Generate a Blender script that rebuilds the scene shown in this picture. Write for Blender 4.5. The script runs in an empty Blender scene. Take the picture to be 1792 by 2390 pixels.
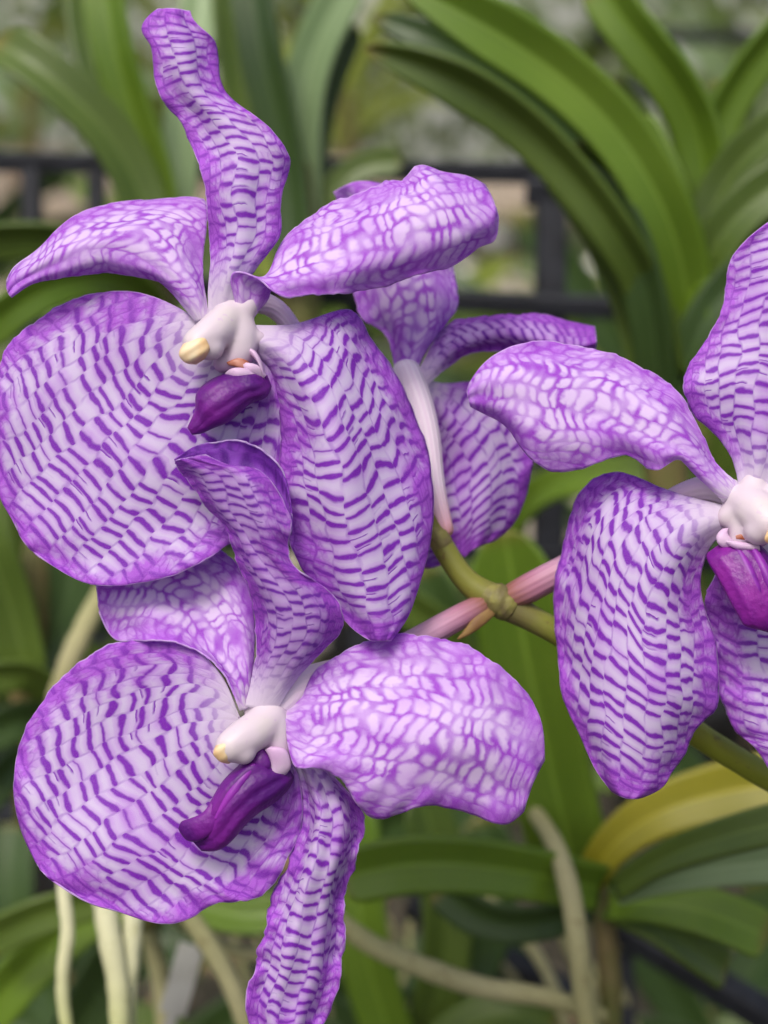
import bpy, math, random
import numpy as np
from mathutils import Vector

# ------------------------------------------------------------------ camera, sky, sun, exposure
sc = bpy.context.scene
PITCH = math.radians(19.0)
CAM_Z = 0.80
D0 = 0.34                      # metres from the lens to the plane of the flowers
FPX = 1792 * D0 / 0.18         # focal length in photograph pixels
cam_d = bpy.data.cameras.new('camera')
cam = bpy.data.objects.new('camera', cam_d)
sc.collection.objects.link(cam)
cam.location = (0, 0, CAM_Z)
cam.rotation_euler = (math.pi / 2 - PITCH, 0, 0)
cam_d.sensor_fit = 'HORIZONTAL'
cam_d.sensor_width = 36.0
cam_d.lens = 36.0 * D0 / 0.18
cam_d.clip_start = 0.01
cam_d.clip_end = 400
cam_d.dof.use_dof = True
cam_d.dof.focus_distance = D0 - 0.002
cam_d.dof.aperture_fstop = 9.5
cam_d.dof.aperture_blades = 0
sc.camera = cam

SUN_EL, SUN_AZ = math.radians(62), math.radians(205)   # azimuth clockwise from +Y
world = bpy.data.worlds.new('World')
sc.world = world
world.use_nodes = True
wn = world.node_tree
for n in list(wn.nodes):
    wn.nodes.remove(n)
sky = wn.nodes.new('ShaderNodeTexSky')
sky.sky_type = 'NISHITA'
sky.sun_disc = False
sky.sun_elevation = SUN_EL
sky.sun_rotation = SUN_AZ
sky.air_density = 1.0
sky.dust_density = 6.0
sky.ozone_density = 0.6
bg = wn.nodes.new('ShaderNodeBackground')
bg.inputs['Strength'].default_value = 0.125
wo = wn.nodes.new('ShaderNodeOutputWorld')
wn.links.new(sky.outputs[0], bg.inputs[0])
wn.links.new(bg.outputs[0], wo.inputs[0])
sun_d = bpy.data.lights.new('sun', 'SUN')
sun_d.energy = 1.5
sun_d.angle = math.radians(16)
sun_d.color = (1.0, 0.98, 0.95)
sun = bpy.data.objects.new('sun', sun_d)
sc.collection.objects.link(sun)
sv = Vector((math.sin(SUN_AZ) * math.cos(SUN_EL), math.cos(SUN_AZ) * math.cos(SUN_EL), math.sin(SUN_EL)))
sun.rotation_euler = sv.to_track_quat('Z', 'Y').to_euler()
sun.location = sv * 5
sc.view_settings.view_transform = 'Standard'
sc.view_settings.look = 'None'
sc.view_settings.exposure = 0.36
sc.view_settings.gamma = 1.0
sc.view_settings.use_curve_mapping = False
sc.render.engine = 'CYCLES'
sc.cycles.use_denoising = True
sc.cycles.max_bounces = 5
sc.cycles.transmission_bounces = 3
sc.cycles.diffuse_bounces = 3
sc.cycles.glossy_bounces = 2
sc.cycles.use_adaptive_sampling = True
sc.cycles.adaptive_threshold = 0.03

# ------------------------------------------------------------------ geometry helpers
CP, SP = math.cos(PITCH), math.sin(PITCH)
FWD = np.array([0, CP, -SP]); RGT = np.array([1.0, 0, 0]); UP = np.array([0, SP, CP])
CAMP = np.array([0, 0, CAM_Z])

def W(px, py, d):
    """photograph pixel + distance along the view axis -> point in the place"""
    px = np.asarray(px, float); py = np.asarray(py, float); d = np.asarray(d, float)
    return CAMP + d[..., None] * (FWD + ((px - 896) / FPX)[..., None] * RGT + ((1195 - py) / FPX)[..., None] * UP)

def WZ(px, py, z):
    """the same with the distance given as tenths of a millimetre in front of the flower plane"""
    return W(px, py, D0 - np.asarray(z, float) * 1e-4)

def nspline(t, y, tt):
    """natural cubic spline through (t, y) evaluated at tt; y is (n, k)"""
    t = np.asarray(t, float); y = np.asarray(y, float); n = len(t)
    if n == 2:
        w = ((tt - t[0]) / (t[1] - t[0]))[:, None]
        return y[0] * (1 - w) + y[1] * w
    h = np.diff(t); A = np.zeros((n, n)); r = np.zeros((n, y.shape[1]))
    A[0, 0] = A[-1, -1] = 1
    for i in range(1, n - 1):
        A[i, i - 1] = h[i - 1]; A[i, i] = 2 * (h[i - 1] + h[i]); A[i, i + 1] = h[i]
        r[i] = 6 * ((y[i + 1] - y[i]) / h[i] - (y[i] - y[i - 1]) / h[i - 1])
    m = np.linalg.solve(A, r)
    k = np.clip(np.searchsorted(t, tt, side='right') - 1, 0, n - 2)
    x0 = (tt - t[k])[:, None]; x1 = (t[k + 1] - tt)[:, None]; hk = h[k][:, None]
    return (m[k] * x1 ** 3 + m[k + 1] * x0 ** 3) / (6 * hk) + (y[k] / hk - m[k] * hk / 6) * x1 + (y[k + 1] / hk - m[k + 1] * hk / 6) * x0

def chord(p):
    d = np.linalg.norm(np.diff(p, axis=0), axis=1)
    return np.concatenate([[0], np.cumsum(np.maximum(d, 1e-9))])

def link(name, me, mat, parent=None, loc=None):
    o = bpy.data.objects.new(name, me)
    sc.collection.objects.link(o)
    if mat:
        me.materials.append(mat)
    if parent is not None:
        o.parent = parent
    elif loc is not None:
        o.location = loc
    return o

def grid_mesh(name, V, closed=False, uvs=None, smooth=True, caps=False):
    """V: (nu, nv, 3) array -> mesh; uvs: dict name -> (nu, nv, 2)"""
    nu, nv = V.shape[:2]
    idx = np.arange(nu * nv).reshape(nu, nv)
    if closed:
        a = idx[:-1]; b = np.roll(idx, -1, axis=1)[:-1]; c = np.roll(idx, -1, axis=1)[1:]; d = idx[1:]
    else:
        a = idx[:-1, :-1]; b = idx[:-1, 1:]; c = idx[1:, 1:]; d = idx[1:, :-1]
    F = np.stack([a, b, c, d], -1).reshape(-1, 4).tolist()
    if closed and caps:
        F.append(idx[0][::-1].tolist()); F.append(idx[-1].tolist())
    me = bpy.data.meshes.new(name)
    me.from_pydata(V.reshape(-1, 3).tolist(), [], F)
    if uvs:
        li = np.empty(len(me.loops), dtype=np.int32)
        me.loops.foreach_get('vertex_index', li)
        for k, u in uvs.items():
            lay = me.uv_layers.new(name=k)
            lay.data.foreach_set('uv', u.reshape(-1, 2)[li].astype(np.float32).ravel())
    if smooth:
        me.polygons.foreach_set('use_smooth', [True] * len(me.polygons))
    me.update()
    return me

def empty(name, loc, label=None, cat=None, group=None):
    o = bpy.data.objects.new(name, None)
    o.empty_display_size = 0.01
    sc.collection.objects.link(o)
    o.location = loc
    tag(o, label, cat, group)
    return o

def tag(o, label=None, cat=None, group=None, kind=None):
    if label: o['label'] = label
    if cat: o['category'] = cat
    if group: o['group'] = group
    if kind: o['kind'] = kind
    return o

def org(parent):
    o = np.zeros(3)
    while parent is not None:
        o = o + np.array(parent.location); parent = parent.parent
    return o

# ------------------------------------------------------------------ materials
class NT:
    def __init__(self, name):
        self.m = bpy.data.materials.new(name); self.m.use_nodes = True
        self.t = self.m.node_tree
        for n in list(self.t.nodes): self.t.nodes.remove(n)
        self.out = self.t.nodes.new('ShaderNodeOutputMaterial')
    def n(self, typ, **kw):
        nd = self.t.nodes.new(typ)
        for k, v in kw.items(): setattr(nd, k, v)
        return nd
    def put(self, sock, v):
        if hasattr(v, 'is_output') or isinstance(v, bpy.types.NodeSocket): self.t.links.new(v, sock)
        elif v is not None: sock.default_value = v
    def math(self, op, a, b=None, c=None, clamp=False):
        nd = self.n('ShaderNodeMath', operation=op, use_clamp=clamp)
        for i, v in enumerate((a, b, c)):
            if v is not None: self.put(nd.inputs[i], v)
        return nd.outputs[0]
    def sstep(self, x, lo, hi, a=0.0, b=1.0):
        nd = self.n('ShaderNodeMapRange', interpolation_type='SMOOTHSTEP')
        for s, v in zip(('Value', 'From Min', 'From Max', 'To Min', 'To Max'), (x, lo, hi, a, b)): self.put(nd.inputs[s], v)
        return nd.outputs[0]
    def lin(self, x, lo, hi, a=0.0, b=1.0):
        nd = self.n('ShaderNodeMapRange')
        for s, v in zip(('Value', 'From Min', 'From Max', 'To Min', 'To Max'), (x, lo, hi, a, b)): self.put(nd.inputs[s], v)
        return nd.outputs[0]
    def vec(self, x=0.0, y=0.0, z=0.0):
        nd = self.n('ShaderNodeCombineXYZ')
        for i, v in enumerate((x, y, z)): self.put(nd.inputs[i], v)
        return nd.outputs[0]
    def noise(self, v, scale=1.0, detail=2.0, rough=0.5, out=0):
        nd = self.n('ShaderNodeTexNoise')
        self.put(nd.inputs['Vector'], v); nd.inputs['Scale'].default_value = scale
        nd.inputs['Detail'].default_value = detail; nd.inputs['Roughness'].default_value = rough
        return nd.outputs[out]
    def noise2(self, x, y, scale=1.0, detail=0.0, off=0.0):
        nd = self.n('ShaderNodeTexNoise', noise_dimensions='2D')
        self.put(nd.inputs['Vector'], self.vec(self.math('ADD', x, off) if off else x, y, 0.0)); nd.inputs['Scale'].default_value = scale
        nd.inputs['Detail'].default_value = detail; nd.inputs['Roughness'].default_value = 0.5
        return nd.outputs[0]
    def white(self, v):
        nd = self.n('ShaderNodeTexWhiteNoise', noise_dimensions='3D'); self.put(nd.inputs['Vector'], v)
        return nd.outputs['Value']
    def mix(self, f, a, b):
        nd = self.n('ShaderNodeMix', data_type='RGBA')
        self.put(nd.inputs[0], f)
        for s, v in ((nd.inputs[6], a), (nd.inputs[7], b)):
            if isinstance(v, tuple): v = (*v[:3], 1.0)
            self.put(s, v)
        return nd.outputs[2]
    def uv(self, name):
        nd = self.n('ShaderNodeUVMap', uv_map=name)
        sp = self.n('ShaderNodeSeparateXYZ'); self.t.links.new(nd.outputs[0], sp.inputs[0])
        return sp.outputs[0], sp.outputs[1]
    def obj(self):
        return self.n('ShaderNodeTexCoord').outputs['Object']
    def bump(self, h, strength, dist, normal=None):
        nd = self.n('ShaderNodeBump'); nd.inputs['Strength'].default_value = strength
        nd.inputs['Distance'].default_value = dist; self.put(nd.inputs['Height'], h)
        if normal: self.put(nd.inputs['Normal'], normal)
        return nd.outputs[0]
    def finish(self, col, rough=0.5, spec=0.4, trans=0.0, tcol=None, normal=None, sss=0.0, coat=0.0, sheen=0.0):
        p = self.n('ShaderNodeBsdfPrincipled')
        self.put(p.inputs['Base Color'], (*col[:3], 1.0) if isinstance(col, tuple) else col)
        self.put(p.inputs['Roughness'], rough); p.inputs['Specular IOR Level'].default_value = spec
        if coat: p.inputs['Coat Weight'].default_value = coat; p.inputs['Coat Roughness'].default_value = 0.25
        if sheen: p.inputs['Sheen Weight'].default_value = sheen; p.inputs['Sheen Roughness'].default_value = 0.5
        if sss:
            p.inputs['Subsurface Weight'].default_value = sss
            p.inputs['Subsurface Radius'].default_value = (1.0, 0.7, 0.8)
            p.inputs['Subsurface Scale'].default_value = 0.0025
        if normal: self.put(p.inputs['Normal'], normal)
        sh = p.outputs[0]
        if trans:
            tr = self.n('ShaderNodeBsdfTranslucent')
            c = tcol if tcol is not None else col
            self.put(tr.inputs['Color'], (*c[:3], 1.0) if isinstance(c, tuple) else c)
            if normal: self.put(tr.inputs['Normal'], normal)
            mx = self.n('ShaderNodeMixShader'); mx.inputs[0].default_value = trans
            self.t.links.new(sh, mx.inputs[1]); self.t.links.new(tr.outputs[0], mx.inputs[2]); sh = mx.outputs[0]
        self.t.links.new(sh, self.out.inputs[0])
        return self.m

def petal_material(name, row=4.0, soft=0.32, half=0.68, pale=(0.74, 0.645, 0.85), bar=(0.235, 0.010, 0.50),
                   wash=(0.49, 0.115, 0.73), wash0=0.05, edge_mm=12.0, vein=0.36, gate=0.26, net=0.0, netscale=0.34, base0=0.02, base1=0.26, warp=1.0, sparkle=0.10, halo=0.34, edgew=0.85, netw=None, warpv=1.0, barmix=1.0, blob=False):
    N = NT(name)
    s, c = N.uv('pat'); e, u = N.uv('edge')
    y6 = N.math('MULTIPLY', c, 6.0)
    # slow wander of the veins, slight unevenness of the bars
    w1 = N.math('SUBTRACT', N.noise2(s, y6, 0.085, 1.0), 0.5)
    w2 = N.math('SUBTRACT', N.noise2(s, y6, 0.075, 1.0, 91.0), 0.5)
    w3 = N.math('SUBTRACT', N.noise2(s, y6, 0.45, 1.0, 17.0), 0.5)
    cw = N.math('ADD', N.math('ADD', c, N.math('MULTIPLY', w1, 0.9 * warp)), N.math('MULTIPLY', w3, 0.10 * warp))
    col = N.math('FLOOR', cw); fv = N.math('FRACT', cw)
    rnd = N.white(N.vec(col, 3.7, 1.1))
    alt = N.math('MULTIPLY', N.math('ABSOLUTE', N.math('MODULO', col, 2.0)), 0.45)
    slant = N.math('MULTIPLY', N.math('SUBTRACT', fv, 0.5), N.math('ADD', -0.05, N.math('MULTIPLY', N.math('SUBTRACT', rnd, 0.5), 0.5)))
    r = N.math('ADD', N.math('DIVIDE', s, row), N.math('ADD', alt, N.math('MULTIPLY', rnd, 0.5)))
    r = N.math('ADD', r, slant)
    r = N.math('ADD', r, N.math('ADD', N.math('MULTIPLY', w2, 1.3 * warp), N.math('MULTIPLY', w3, 0.14 * warp)))
    # finer rows towards the margin and tip
    r = N.math('ADD', r, N.math('MULTIPLY', N.math('POWER', N.math('MAXIMUM', N.math('SUBTRACT', u, 0.55), 0.0), 2.0), 9.0))
    r5 = N.math('ADD', r, 0.5)
    rid = N.math('FLOOR', r5); fr = N.math('FRACT', r5)
    cell = N.white(N.vec(col, rid, 5.3)); cell2 = N.white(N.vec(rid, col, 9.1))
    shift = N.math('MULTIPLY', N.math('SUBTRACT', cell2, 0.5), 0.34)
    d = N.math('MULTIPLY', N.math('ABSOLUTE', N.math('SUBTRACT', N.math('SUBTRACT', fr, 0.5), shift)), row)
    av = N.math('ABSOLUTE', N.math('SUBTRACT', N.math('MULTIPLY', fv, 2.0), 1.0))
    taper = N.math('SUBTRACT', 1.0, N.math('MULTIPLY', N.math('POWER', av, 8.0), 0.45))
    wid = N.noise2(s, y6, 0.22, 1.0, 231.0)
    em0 = N.math('ADD', e, N.math('MULTIPLY', N.math('ADD', w2, N.math('MULTIPLY', w3, 0.5)), edge_mm * 1.3))
    em = N.sstep(em0, 0.0, edge_mm, 1.0, 0.0)
    h = N.math('MULTIPLY', N.math('MULTIPLY', taper, half), N.math('ADD', 0.45, N.math('MULTIPLY', wid, 1.1)))
    h = N.math('MULTIPLY', h, N.math('SUBTRACT', 1.0, N.math('MULTIPLY', em, 0.35)))
    keep = N.sstep(cell, 0.03, 0.16)
    h = N.math('MULTIPLY', h, N.math('ADD', 0.3, N.math('MULTIPLY', keep, 0.7)))
    mbar = N.sstep(N.math('SUBTRACT', d, h), -soft, soft, 1.0, 0.0)
    # a second, shorter bar inside some cells
    d2 = N.math('MULTIPLY', N.math('ABSOLUTE', N.math('SUBTRACT', N.math('FRACT', r), 0.5)), row)
    short = N.math('MULTIPLY', N.sstep(cell2, 0.88, 0.95), N.sstep(fv, 0.42, 0.62, 1.0, 0.0))
    mb2 = N.math('MULTIPLY', N.sstep(N.math('SUBTRACT', d2, half * 0.6), -soft, soft, 1.0, 0.0), short)
    mbar = N.math('MAXIMUM', mbar, mb2)
    # thin lines along the veins, stronger towards the margin
    dv = N.math('MULTIPLY', N.math('MINIMUM', fv, N.math('SUBTRACT', 1.0, fv)), 6.0)
    vm = N.sstep(dv, 0.08, 0.22 + soft * 1.3, 1.0, 0.0)
    vm = N.math('MULTIPLY', vm, N.math('MULTIPLY', N.math('ADD', vein, N.math('MULTIPLY', em, 0.35)), N.sstep(wid, gate, gate + 0.32)))
    # fine mesh near the margin
    vo = N.n('ShaderNodeTexVoronoi', feature='DISTANCE_TO_EDGE', voronoi_dimensions='2D')
    N.put(vo.inputs['Vector'], N.vec(N.math('ADD', N.math('MULTIPLY', s, 1.15), N.math('MULTIPLY', w3, 3.0 * warpv)), N.math('ADD', N.math('MULTIPLY', c, 5.0), N.math('MULTIPLY', w2, 8.0 * warpv)), 0.0))
    vo.inputs['Scale'].default_value = netscale
    nm = N.sstep(vo.outputs['Distance'], 0.02 if netw is None else -0.02, (0.06 + soft * 0.30) if netw is None else netw, 1.0, 0.0)
    emn = N.math('MAXIMUM', N.math('MULTIPLY', em, 0.6), net)
    pat = N.math('MAXIMUM', N.math('MULTIPLY', mbar, N.math('MULTIPLY', N.math('SUBTRACT', 1.0, N.math('MULTIPLY', emn, 0.20)), barmix)), vm)
    pat = N.math('MAXIMUM', pat, N.math('MULTIPLY', nm, N.math('MULTIPLY', emn, 0.82)))
    if blob:
        # rounded pale cells in staggered rows, a soft net of pigment between them
        dn = N.math('SUBTRACT', 1.0, N.math('DIVIDE', d, row * 0.5))
        dn = N.math('MAXIMUM', dn, 0.0)
        q = N.math('POWER', N.math('ADD', N.math('POWER', dn, 2.6), N.math('MULTIPLY', N.math('POWER', av, 3.0), N.math('ADD', 0.45, N.math('MULTIPLY', wid, 0.7)))), 0.4)
        q = N.math('ADD', q, N.math('ADD', N.math('MULTIPLY', N.math('SUBTRACT', cell, 0.5), 0.26), N.math('MULTIPLY', w3, 0.35)))
        pb = N.sstep(q, 0.36, 1.04)
        pat = N.math('MAXIMUM', N.math('MULTIPLY', pb, N.sstep(N.noise2(s, y6, 0.13, 1.0, 400.0), 0.28, 0.66, 0.48, 1.0)), N.math('MULTIPLY', nm, N.math('MULTIPLY', em, 0.5)))
    bm = N.sstep(N.math('ADD', u, N.math('MULTIPLY', w2, 0.10)), base0, base1)
    pat = N.math('MULTIPLY', pat, bm)
    big = N.noise2(s, y6, 0.055, 2.0, 57.0)
    wa = N.math('ADD', N.math('MULTIPLY', N.math('POWER', em, 1.3), edgew), N.math('ADD', wash0, N.math('MULTIPLY', N.sstep(big, 0.45, 0.8), 0.35)))
    bleed = N.math('MAXIMUM', N.sstep(N.math('SUBTRACT', d, h), 0.0, 1.1 + soft, 1.0, 0.0), N.sstep(dv, 0.0, 0.8, 0.40, 0.0))
    wa = N.math('ADD', wa, N.math('MULTIPLY', bleed, halo))
    wa = N.math('MULTIPLY', wa, N.math('ADD', 0.15, N.math('MULTIPLY', bm, 0.85)), clamp=True)
    grain = N.noise2(s, y6, 5.0, 1.0)
    base = N.mix(wa, pale, wash)
    if base1 > 0:
        base = N.mix(N.sstep(u, 0.0, base1 * 0.9, 1.0, 0.0), base, (0.78, 0.68, 0.82))
    bc = N.mix(N.math('MULTIPLY', em, 0.30), bar, tuple(0.5 * a + 0.5 * b for a, b in zip(bar, wash)))
    colr = N.mix(pat, base, bc)
    rim = N.math('MULTIPLY', N.sstep(e, 0.10, 0.34, 1.0, 0.0), N.sstep(wid, 0.30, 0.65, 0.15, 0.65))  # whitish glow along the edge, painted into the colour
    colr = N.mix(rim, colr, (0.80, 0.64, 0.90))
    colr = N.mix(N.lin(grain, 0.45, 0.75, 0.0, sparkle), colr, (0.95, 0.88, 0.98))  # fine granular glints painted into the colour
    # relief: cells puff out a little between the veins, with a crystalline grain
    hgt = N.math('ADD', N.math('MULTIPLY', N.math('SUBTRACT', 1.0, N.math('MULTIPLY', av, av)), 0.6), N.math('MULTIPLY', grain, 0.35))
    nrm = N.bump(hgt, 0.22, 0.0006)
    return N.finish(colr, rough=0.50, spec=0.30, trans=0.40, normal=nrm)

M = {}
M['front'] = petal_material('petal_face_pigment')
M['front_fine'] = petal_material('petal_fine_face_pigment', row=3.5, half=0.54, soft=0.32, wash0=0.08, edge_mm=8.0, netscale=0.40, vein=0.5)
M['reverse'] = petal_material('petal_reverse_pigment', row=3.35, soft=0.60, half=0.62, pale=(0.84, 0.69, 0.94), bar=(0.40, 0.052, 0.67),
                              wash=(0.52, 0.125, 0.78), wash0=0.07, edge_mm=10.0, net=0.3, netscale=0.27, warp=1.8, base0=-0.04, base1=0.14, sparkle=0.20, halo=0.0, edgew=0.62, netw=0.22, warpv=0.5, blob=True)
M['rolled'] = petal_material('petal_rolled_pigment', row=3.2, half=0.48, soft=0.32, pale=(0.65, 0.47, 0.80), bar=(0.18, 0.010, 0.42),
                             wash=(0.40, 0.075, 0.62), wash0=0.10, edge_mm=9.0, netscale=0.42, vein=0.5)
M['deep'] = petal_material('petal_deep_tip_pigment', row=4.0, half=0.9, soft=0.7, pale=(0.38, 0.11, 0.66), bar=(0.13, 0.008, 0.32),
                           wash=(0.28, 0.04, 0.54), wash0=0.35, edge_mm=6.0, netscale=0.35, vein=0.3, base0=-0.2, base1=-0.1)

def simple(name, c1, c2, scale=60, rough=0.45, spec=0.4, trans=0.0, sss=0.0, coat=0.0, bump=0.0, bscale=400, stretch=None, detail=3.0):
    N = NT(name)
    v = N.obj()
    if stretch:
        mp = N.n('ShaderNodeMapping'); N.put(mp.inputs[0], v); mp.inputs['Scale'].default_value = stretch; v = mp.outputs[0]
    f = N.sstep(N.noise(v, scale, detail), 0.3, 0.7)
    col = N.mix(f, c1, c2)
    nrm = N.bump(N.noise(N.obj(), bscale, 3.0), bump, 0.001) if bump else None
    return N.finish(col, rough=rough, spec=spec, trans=trans, sss=sss, coat=coat, normal=nrm)

M['anther'] = simple('anther_cream', (0.74, 0.50, 0.24), (0.80, 0.66, 0.44), 160, rough=0.4, sss=0.3)
M['throat'] = simple('throat_rust', (0.30, 0.06, 0.015), (0.48, 0.22, 0.16), 350, rough=0.4)
M['lip'] = simple('lip_deep_purple', (0.075, 0.004, 0.155), (0.20, 0.014, 0.28), 75, rough=0.46, spec=0.4, trans=0.15, bump=0.4, bscale=500)
M['lip_bright'] = simple('lip_magenta_purple', (0.13, 0.006, 0.21), (0.30, 0.02, 0.34), 85, rough=0.42, spec=0.4, trans=0.15, bump=0.4, bscale=500)
M['keel'] = simple('lip_keel_magenta', (0.14, 0.008, 0.23), (0.27, 0.028, 0.36), 150, rough=0.45, spec=0.4)
M['lobe'] = simple('lip_side_lobe_pink', (0.70, 0.46, 0.72), (0.80, 0.62, 0.80), 150, rough=0.42, trans=0.3)

def tube_mat(name, cols, rough=0.45, stripe=0.0, stripe_n=14, speck=None):
    """colours run along the tube ('tube' uv: x along 0..1, y around 0..1)"""
    N = NT(name)
    s, a = N.uv('tube')
    rp = N.n('ShaderNodeValToRGB')
    el = rp.color_ramp.elements
    for i, (p, c) in enumerate(cols):
        q = el[i] if i < 2 else el.new(p)
        q.position = p; q.color = (*c, 1)
    N.put(rp.inputs[0], N.math('ADD', s, N.math('MULTIPLY', N.math('SUBTRACT', N.noise(N.obj(), 120, 2), 0.5), 0.10)))
    col = rp.outputs[0]
    h = N.noise(N.obj(), 500, 3)
    if stripe:
        st = N.math('SINE', N.math('MULTIPLY', a, 2 * math.pi * stripe_n))
        col = N.mix(N.lin(st, -1, 1, 0.0, stripe), col, (0.60, 0.36, 0.58))
        h = N.math('ADD', N.math('MULTIPLY', h, 0.3), N.math('MULTIPLY', st, -0.5))
    if speck:
        sp = N.sstep(N.noise(N.obj(), 230, 3, 0.6), 0.60, 0.70)
        col = N.mix(N.math('MULTIPLY', sp, 0.6), col, speck)
    return N.finish(col, rough=rough, spec=0.35, sss=0.0, trans=0.05, normal=N.bump(h, 0.25, 0.0004))

M['pedicel_white'] = tube_mat('pedicel_ribbed_white', [(0.0, (0.84, 0.74, 0.82)), (0.72, (0.84, 0.72, 0.80)), (0.93, (0.74, 0.42, 0.46)), (1.0, (0.45, 0.20, 0.14))], stripe=0.22)
M['pedicel_pink'] = tube_mat('pedicel_pink', [(0.0, (0.82, 0.72, 0.80)), (0.45, (0.72, 0.50, 0.62)), (0.72, (0.54, 0.30, 0.41)), (0.82, (0.38, 0.16, 0.23)), (0.89, (0.27, 0.11, 0.09)), (0.94, (0.19, 0.085, 0.035)), (1.0, (0.14, 0.10, 0.03))], stripe=0.06)
M['stem'] = tube_mat('spike_green', [(0.0, (0.17, 0.18, 0.030)), (0.16, (0.20, 0.205, 0.035)), (0.25, (0.15, 0.13, 0.050)), (0.34, (0.22, 0.25, 0.030)), (1.0, (0.25, 0.30, 0.025))], rough=0.42, speck=(0.12, 0.08, 0.03))
def column_mat():
    N = NT('column_waxy_white')
    sp = N.n('ShaderNodeSeparateXYZ'); N.put(sp.inputs[0], N.obj())
    g = N.math('ADD', N.math('SUBTRACT', sp.outputs[2], N.math('MULTIPLY', sp.outputs[1], 0.9)), N.math('MULTIPLY', N.math('SUBTRACT', N.noise(N.obj(), 160, 2), 0.5), 0.004))
    col = N.mix(N.sstep(g, -0.0072, 0.0012), (0.54, 0.29, 0.57), (0.71, 0.61, 0.68))
    col = N.mix(N.math('MULTIPLY', N.sstep(N.noise(N.obj(), 95, 2), 0.45, 0.75), 0.5), col, (0.70, 0.66, 0.58))
    st = N.noise(N.obj(), 420, 3)
    col = N.mix(N.math('MULTIPLY', N.sstep(st, 0.66, 0.74), 0.35), col, (0.60, 0.38, 0.66))
    return N.finish(col, rough=0.40, spec=0.35, trans=0.18, normal=N.bump(st, 0.12, 0.0004))
M['column'] = column_mat()
M['bract'] = simple('bract_tan', (0.17, 0.085, 0.03), (0.24, 0.15, 0.045), 200, rough=0.6)
M['node'] = simple('spike_node_olive_brown', (0.13, 0.11, 0.04), (0.22, 0.21, 0.05), 260, rough=0.6, bump=0.6, bscale=350)
M['root'] = tube_mat('aerial_root_grey_green', [(0.0, (0.30, 0.30, 0.13)), (0.6, (0.36, 0.34, 0.18)), (1.0, (0.27, 0.26, 0.11))], rough=0.8, speck=(0.18, 0.15, 0.06))
M['root_pale'] = tube_mat('aerial_root_pale', [(0.0, (0.62, 0.62, 0.42)), (0.6, (0.58, 0.58, 0.34)), (1.0, (0.50, 0.54, 0.22))], rough=0.75, speck=(0.40, 0.40, 0.18))
M['trunk'] = simple('leaf_sheath_brown_green', (0.10, 0.11, 0.025), (0.16, 0.12, 0.045), 60, rough=0.6, bump=0.3, bscale=120)

def leaf_mat(name, c1, c2, rough=0.38, trans=0.22, tip=(0.20, 0.17, 0.03)):
    N = NT(name)
    u, v = N.uv('leaf')
    st = N.noise(N.vec(N.math('MULTIPLY', u, 2.0), N.math('MULTIPLY', v, 26.0), 0.0), 1.0, 3)
    blot = N.noise(N.obj(), 14, 3)
    f = N.math('ADD', N.math('MULTIPLY', st, 0.45), N.math('MULTIPLY', blot, 0.6))
    col = N.mix(N.sstep(f, 0.30, 0.75), c1, c2)
    mid = N.sstep(N.math('ABSOLUTE', v), 0.02, 0.09, 1.0, 0.0)
    col = N.mix(N.math('MULTIPLY', mid, 0.35), col, tuple(min(1, x * 1.7 + 0.02) for x in c2))
    col = N.mix(N.sstep(N.math('ADD', u, N.math('MULTIPLY', N.math('SUBTRACT', blot, 0.5), 0.2)), 0.93, 1.02), col, tip)
    nrm = N.bump(st, 0.15, 0.001)
    return N.finish(col, rough=rough, spec=0.45, trans=trans, normal=nrm)

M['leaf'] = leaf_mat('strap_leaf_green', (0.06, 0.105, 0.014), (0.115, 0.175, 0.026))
M['leaf_bright'] = leaf_mat('strap_leaf_bright', (0.1, 0.19, 0.012), (0.18, 0.29, 0.028), trans=0.30)
M['leaf_dark'] = leaf_mat('strap_leaf_dark', (0.03, 0.062, 0.014), (0.06, 0.11, 0.026))  # deep green; on filler leaves it also carries the shade
M['leaf_pale'] = leaf_mat('strap_leaf_sage', (0.2, 0.31, 0.13), (0.31, 0.42, 0.21), trans=0.25)
M['leaf_yellow'] = leaf_mat('strap_leaf_yellow', (0.26, 0.26, 0.018), (0.46, 0.40, 0.025), trans=0.3, tip=(0.42, 0.20, 0.03))
M['leaf_lime'] = leaf_mat('strap_leaf_lime', (0.20, 0.26, 0.035), (0.30, 0.36, 0.06), trans=0.3)
M['black'] = simple('black_painted_metal', (0.012, 0.013, 0.016), (0.022, 0.024, 0.030), 90, rough=0.55, spec=0.22, bump=0.15, bscale=300)
M['tag'] = simple('grey_plastic_tag', (0.27, 0.27, 0.24), (0.36, 0.36, 0.33), 60, rough=0.6)
M['stone'] = simple('pale_stone', (0.45, 0.40, 0.34), (0.62, 0.57, 0.52), 40, rough=0.9, bump=0.4, bscale=90)

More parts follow.
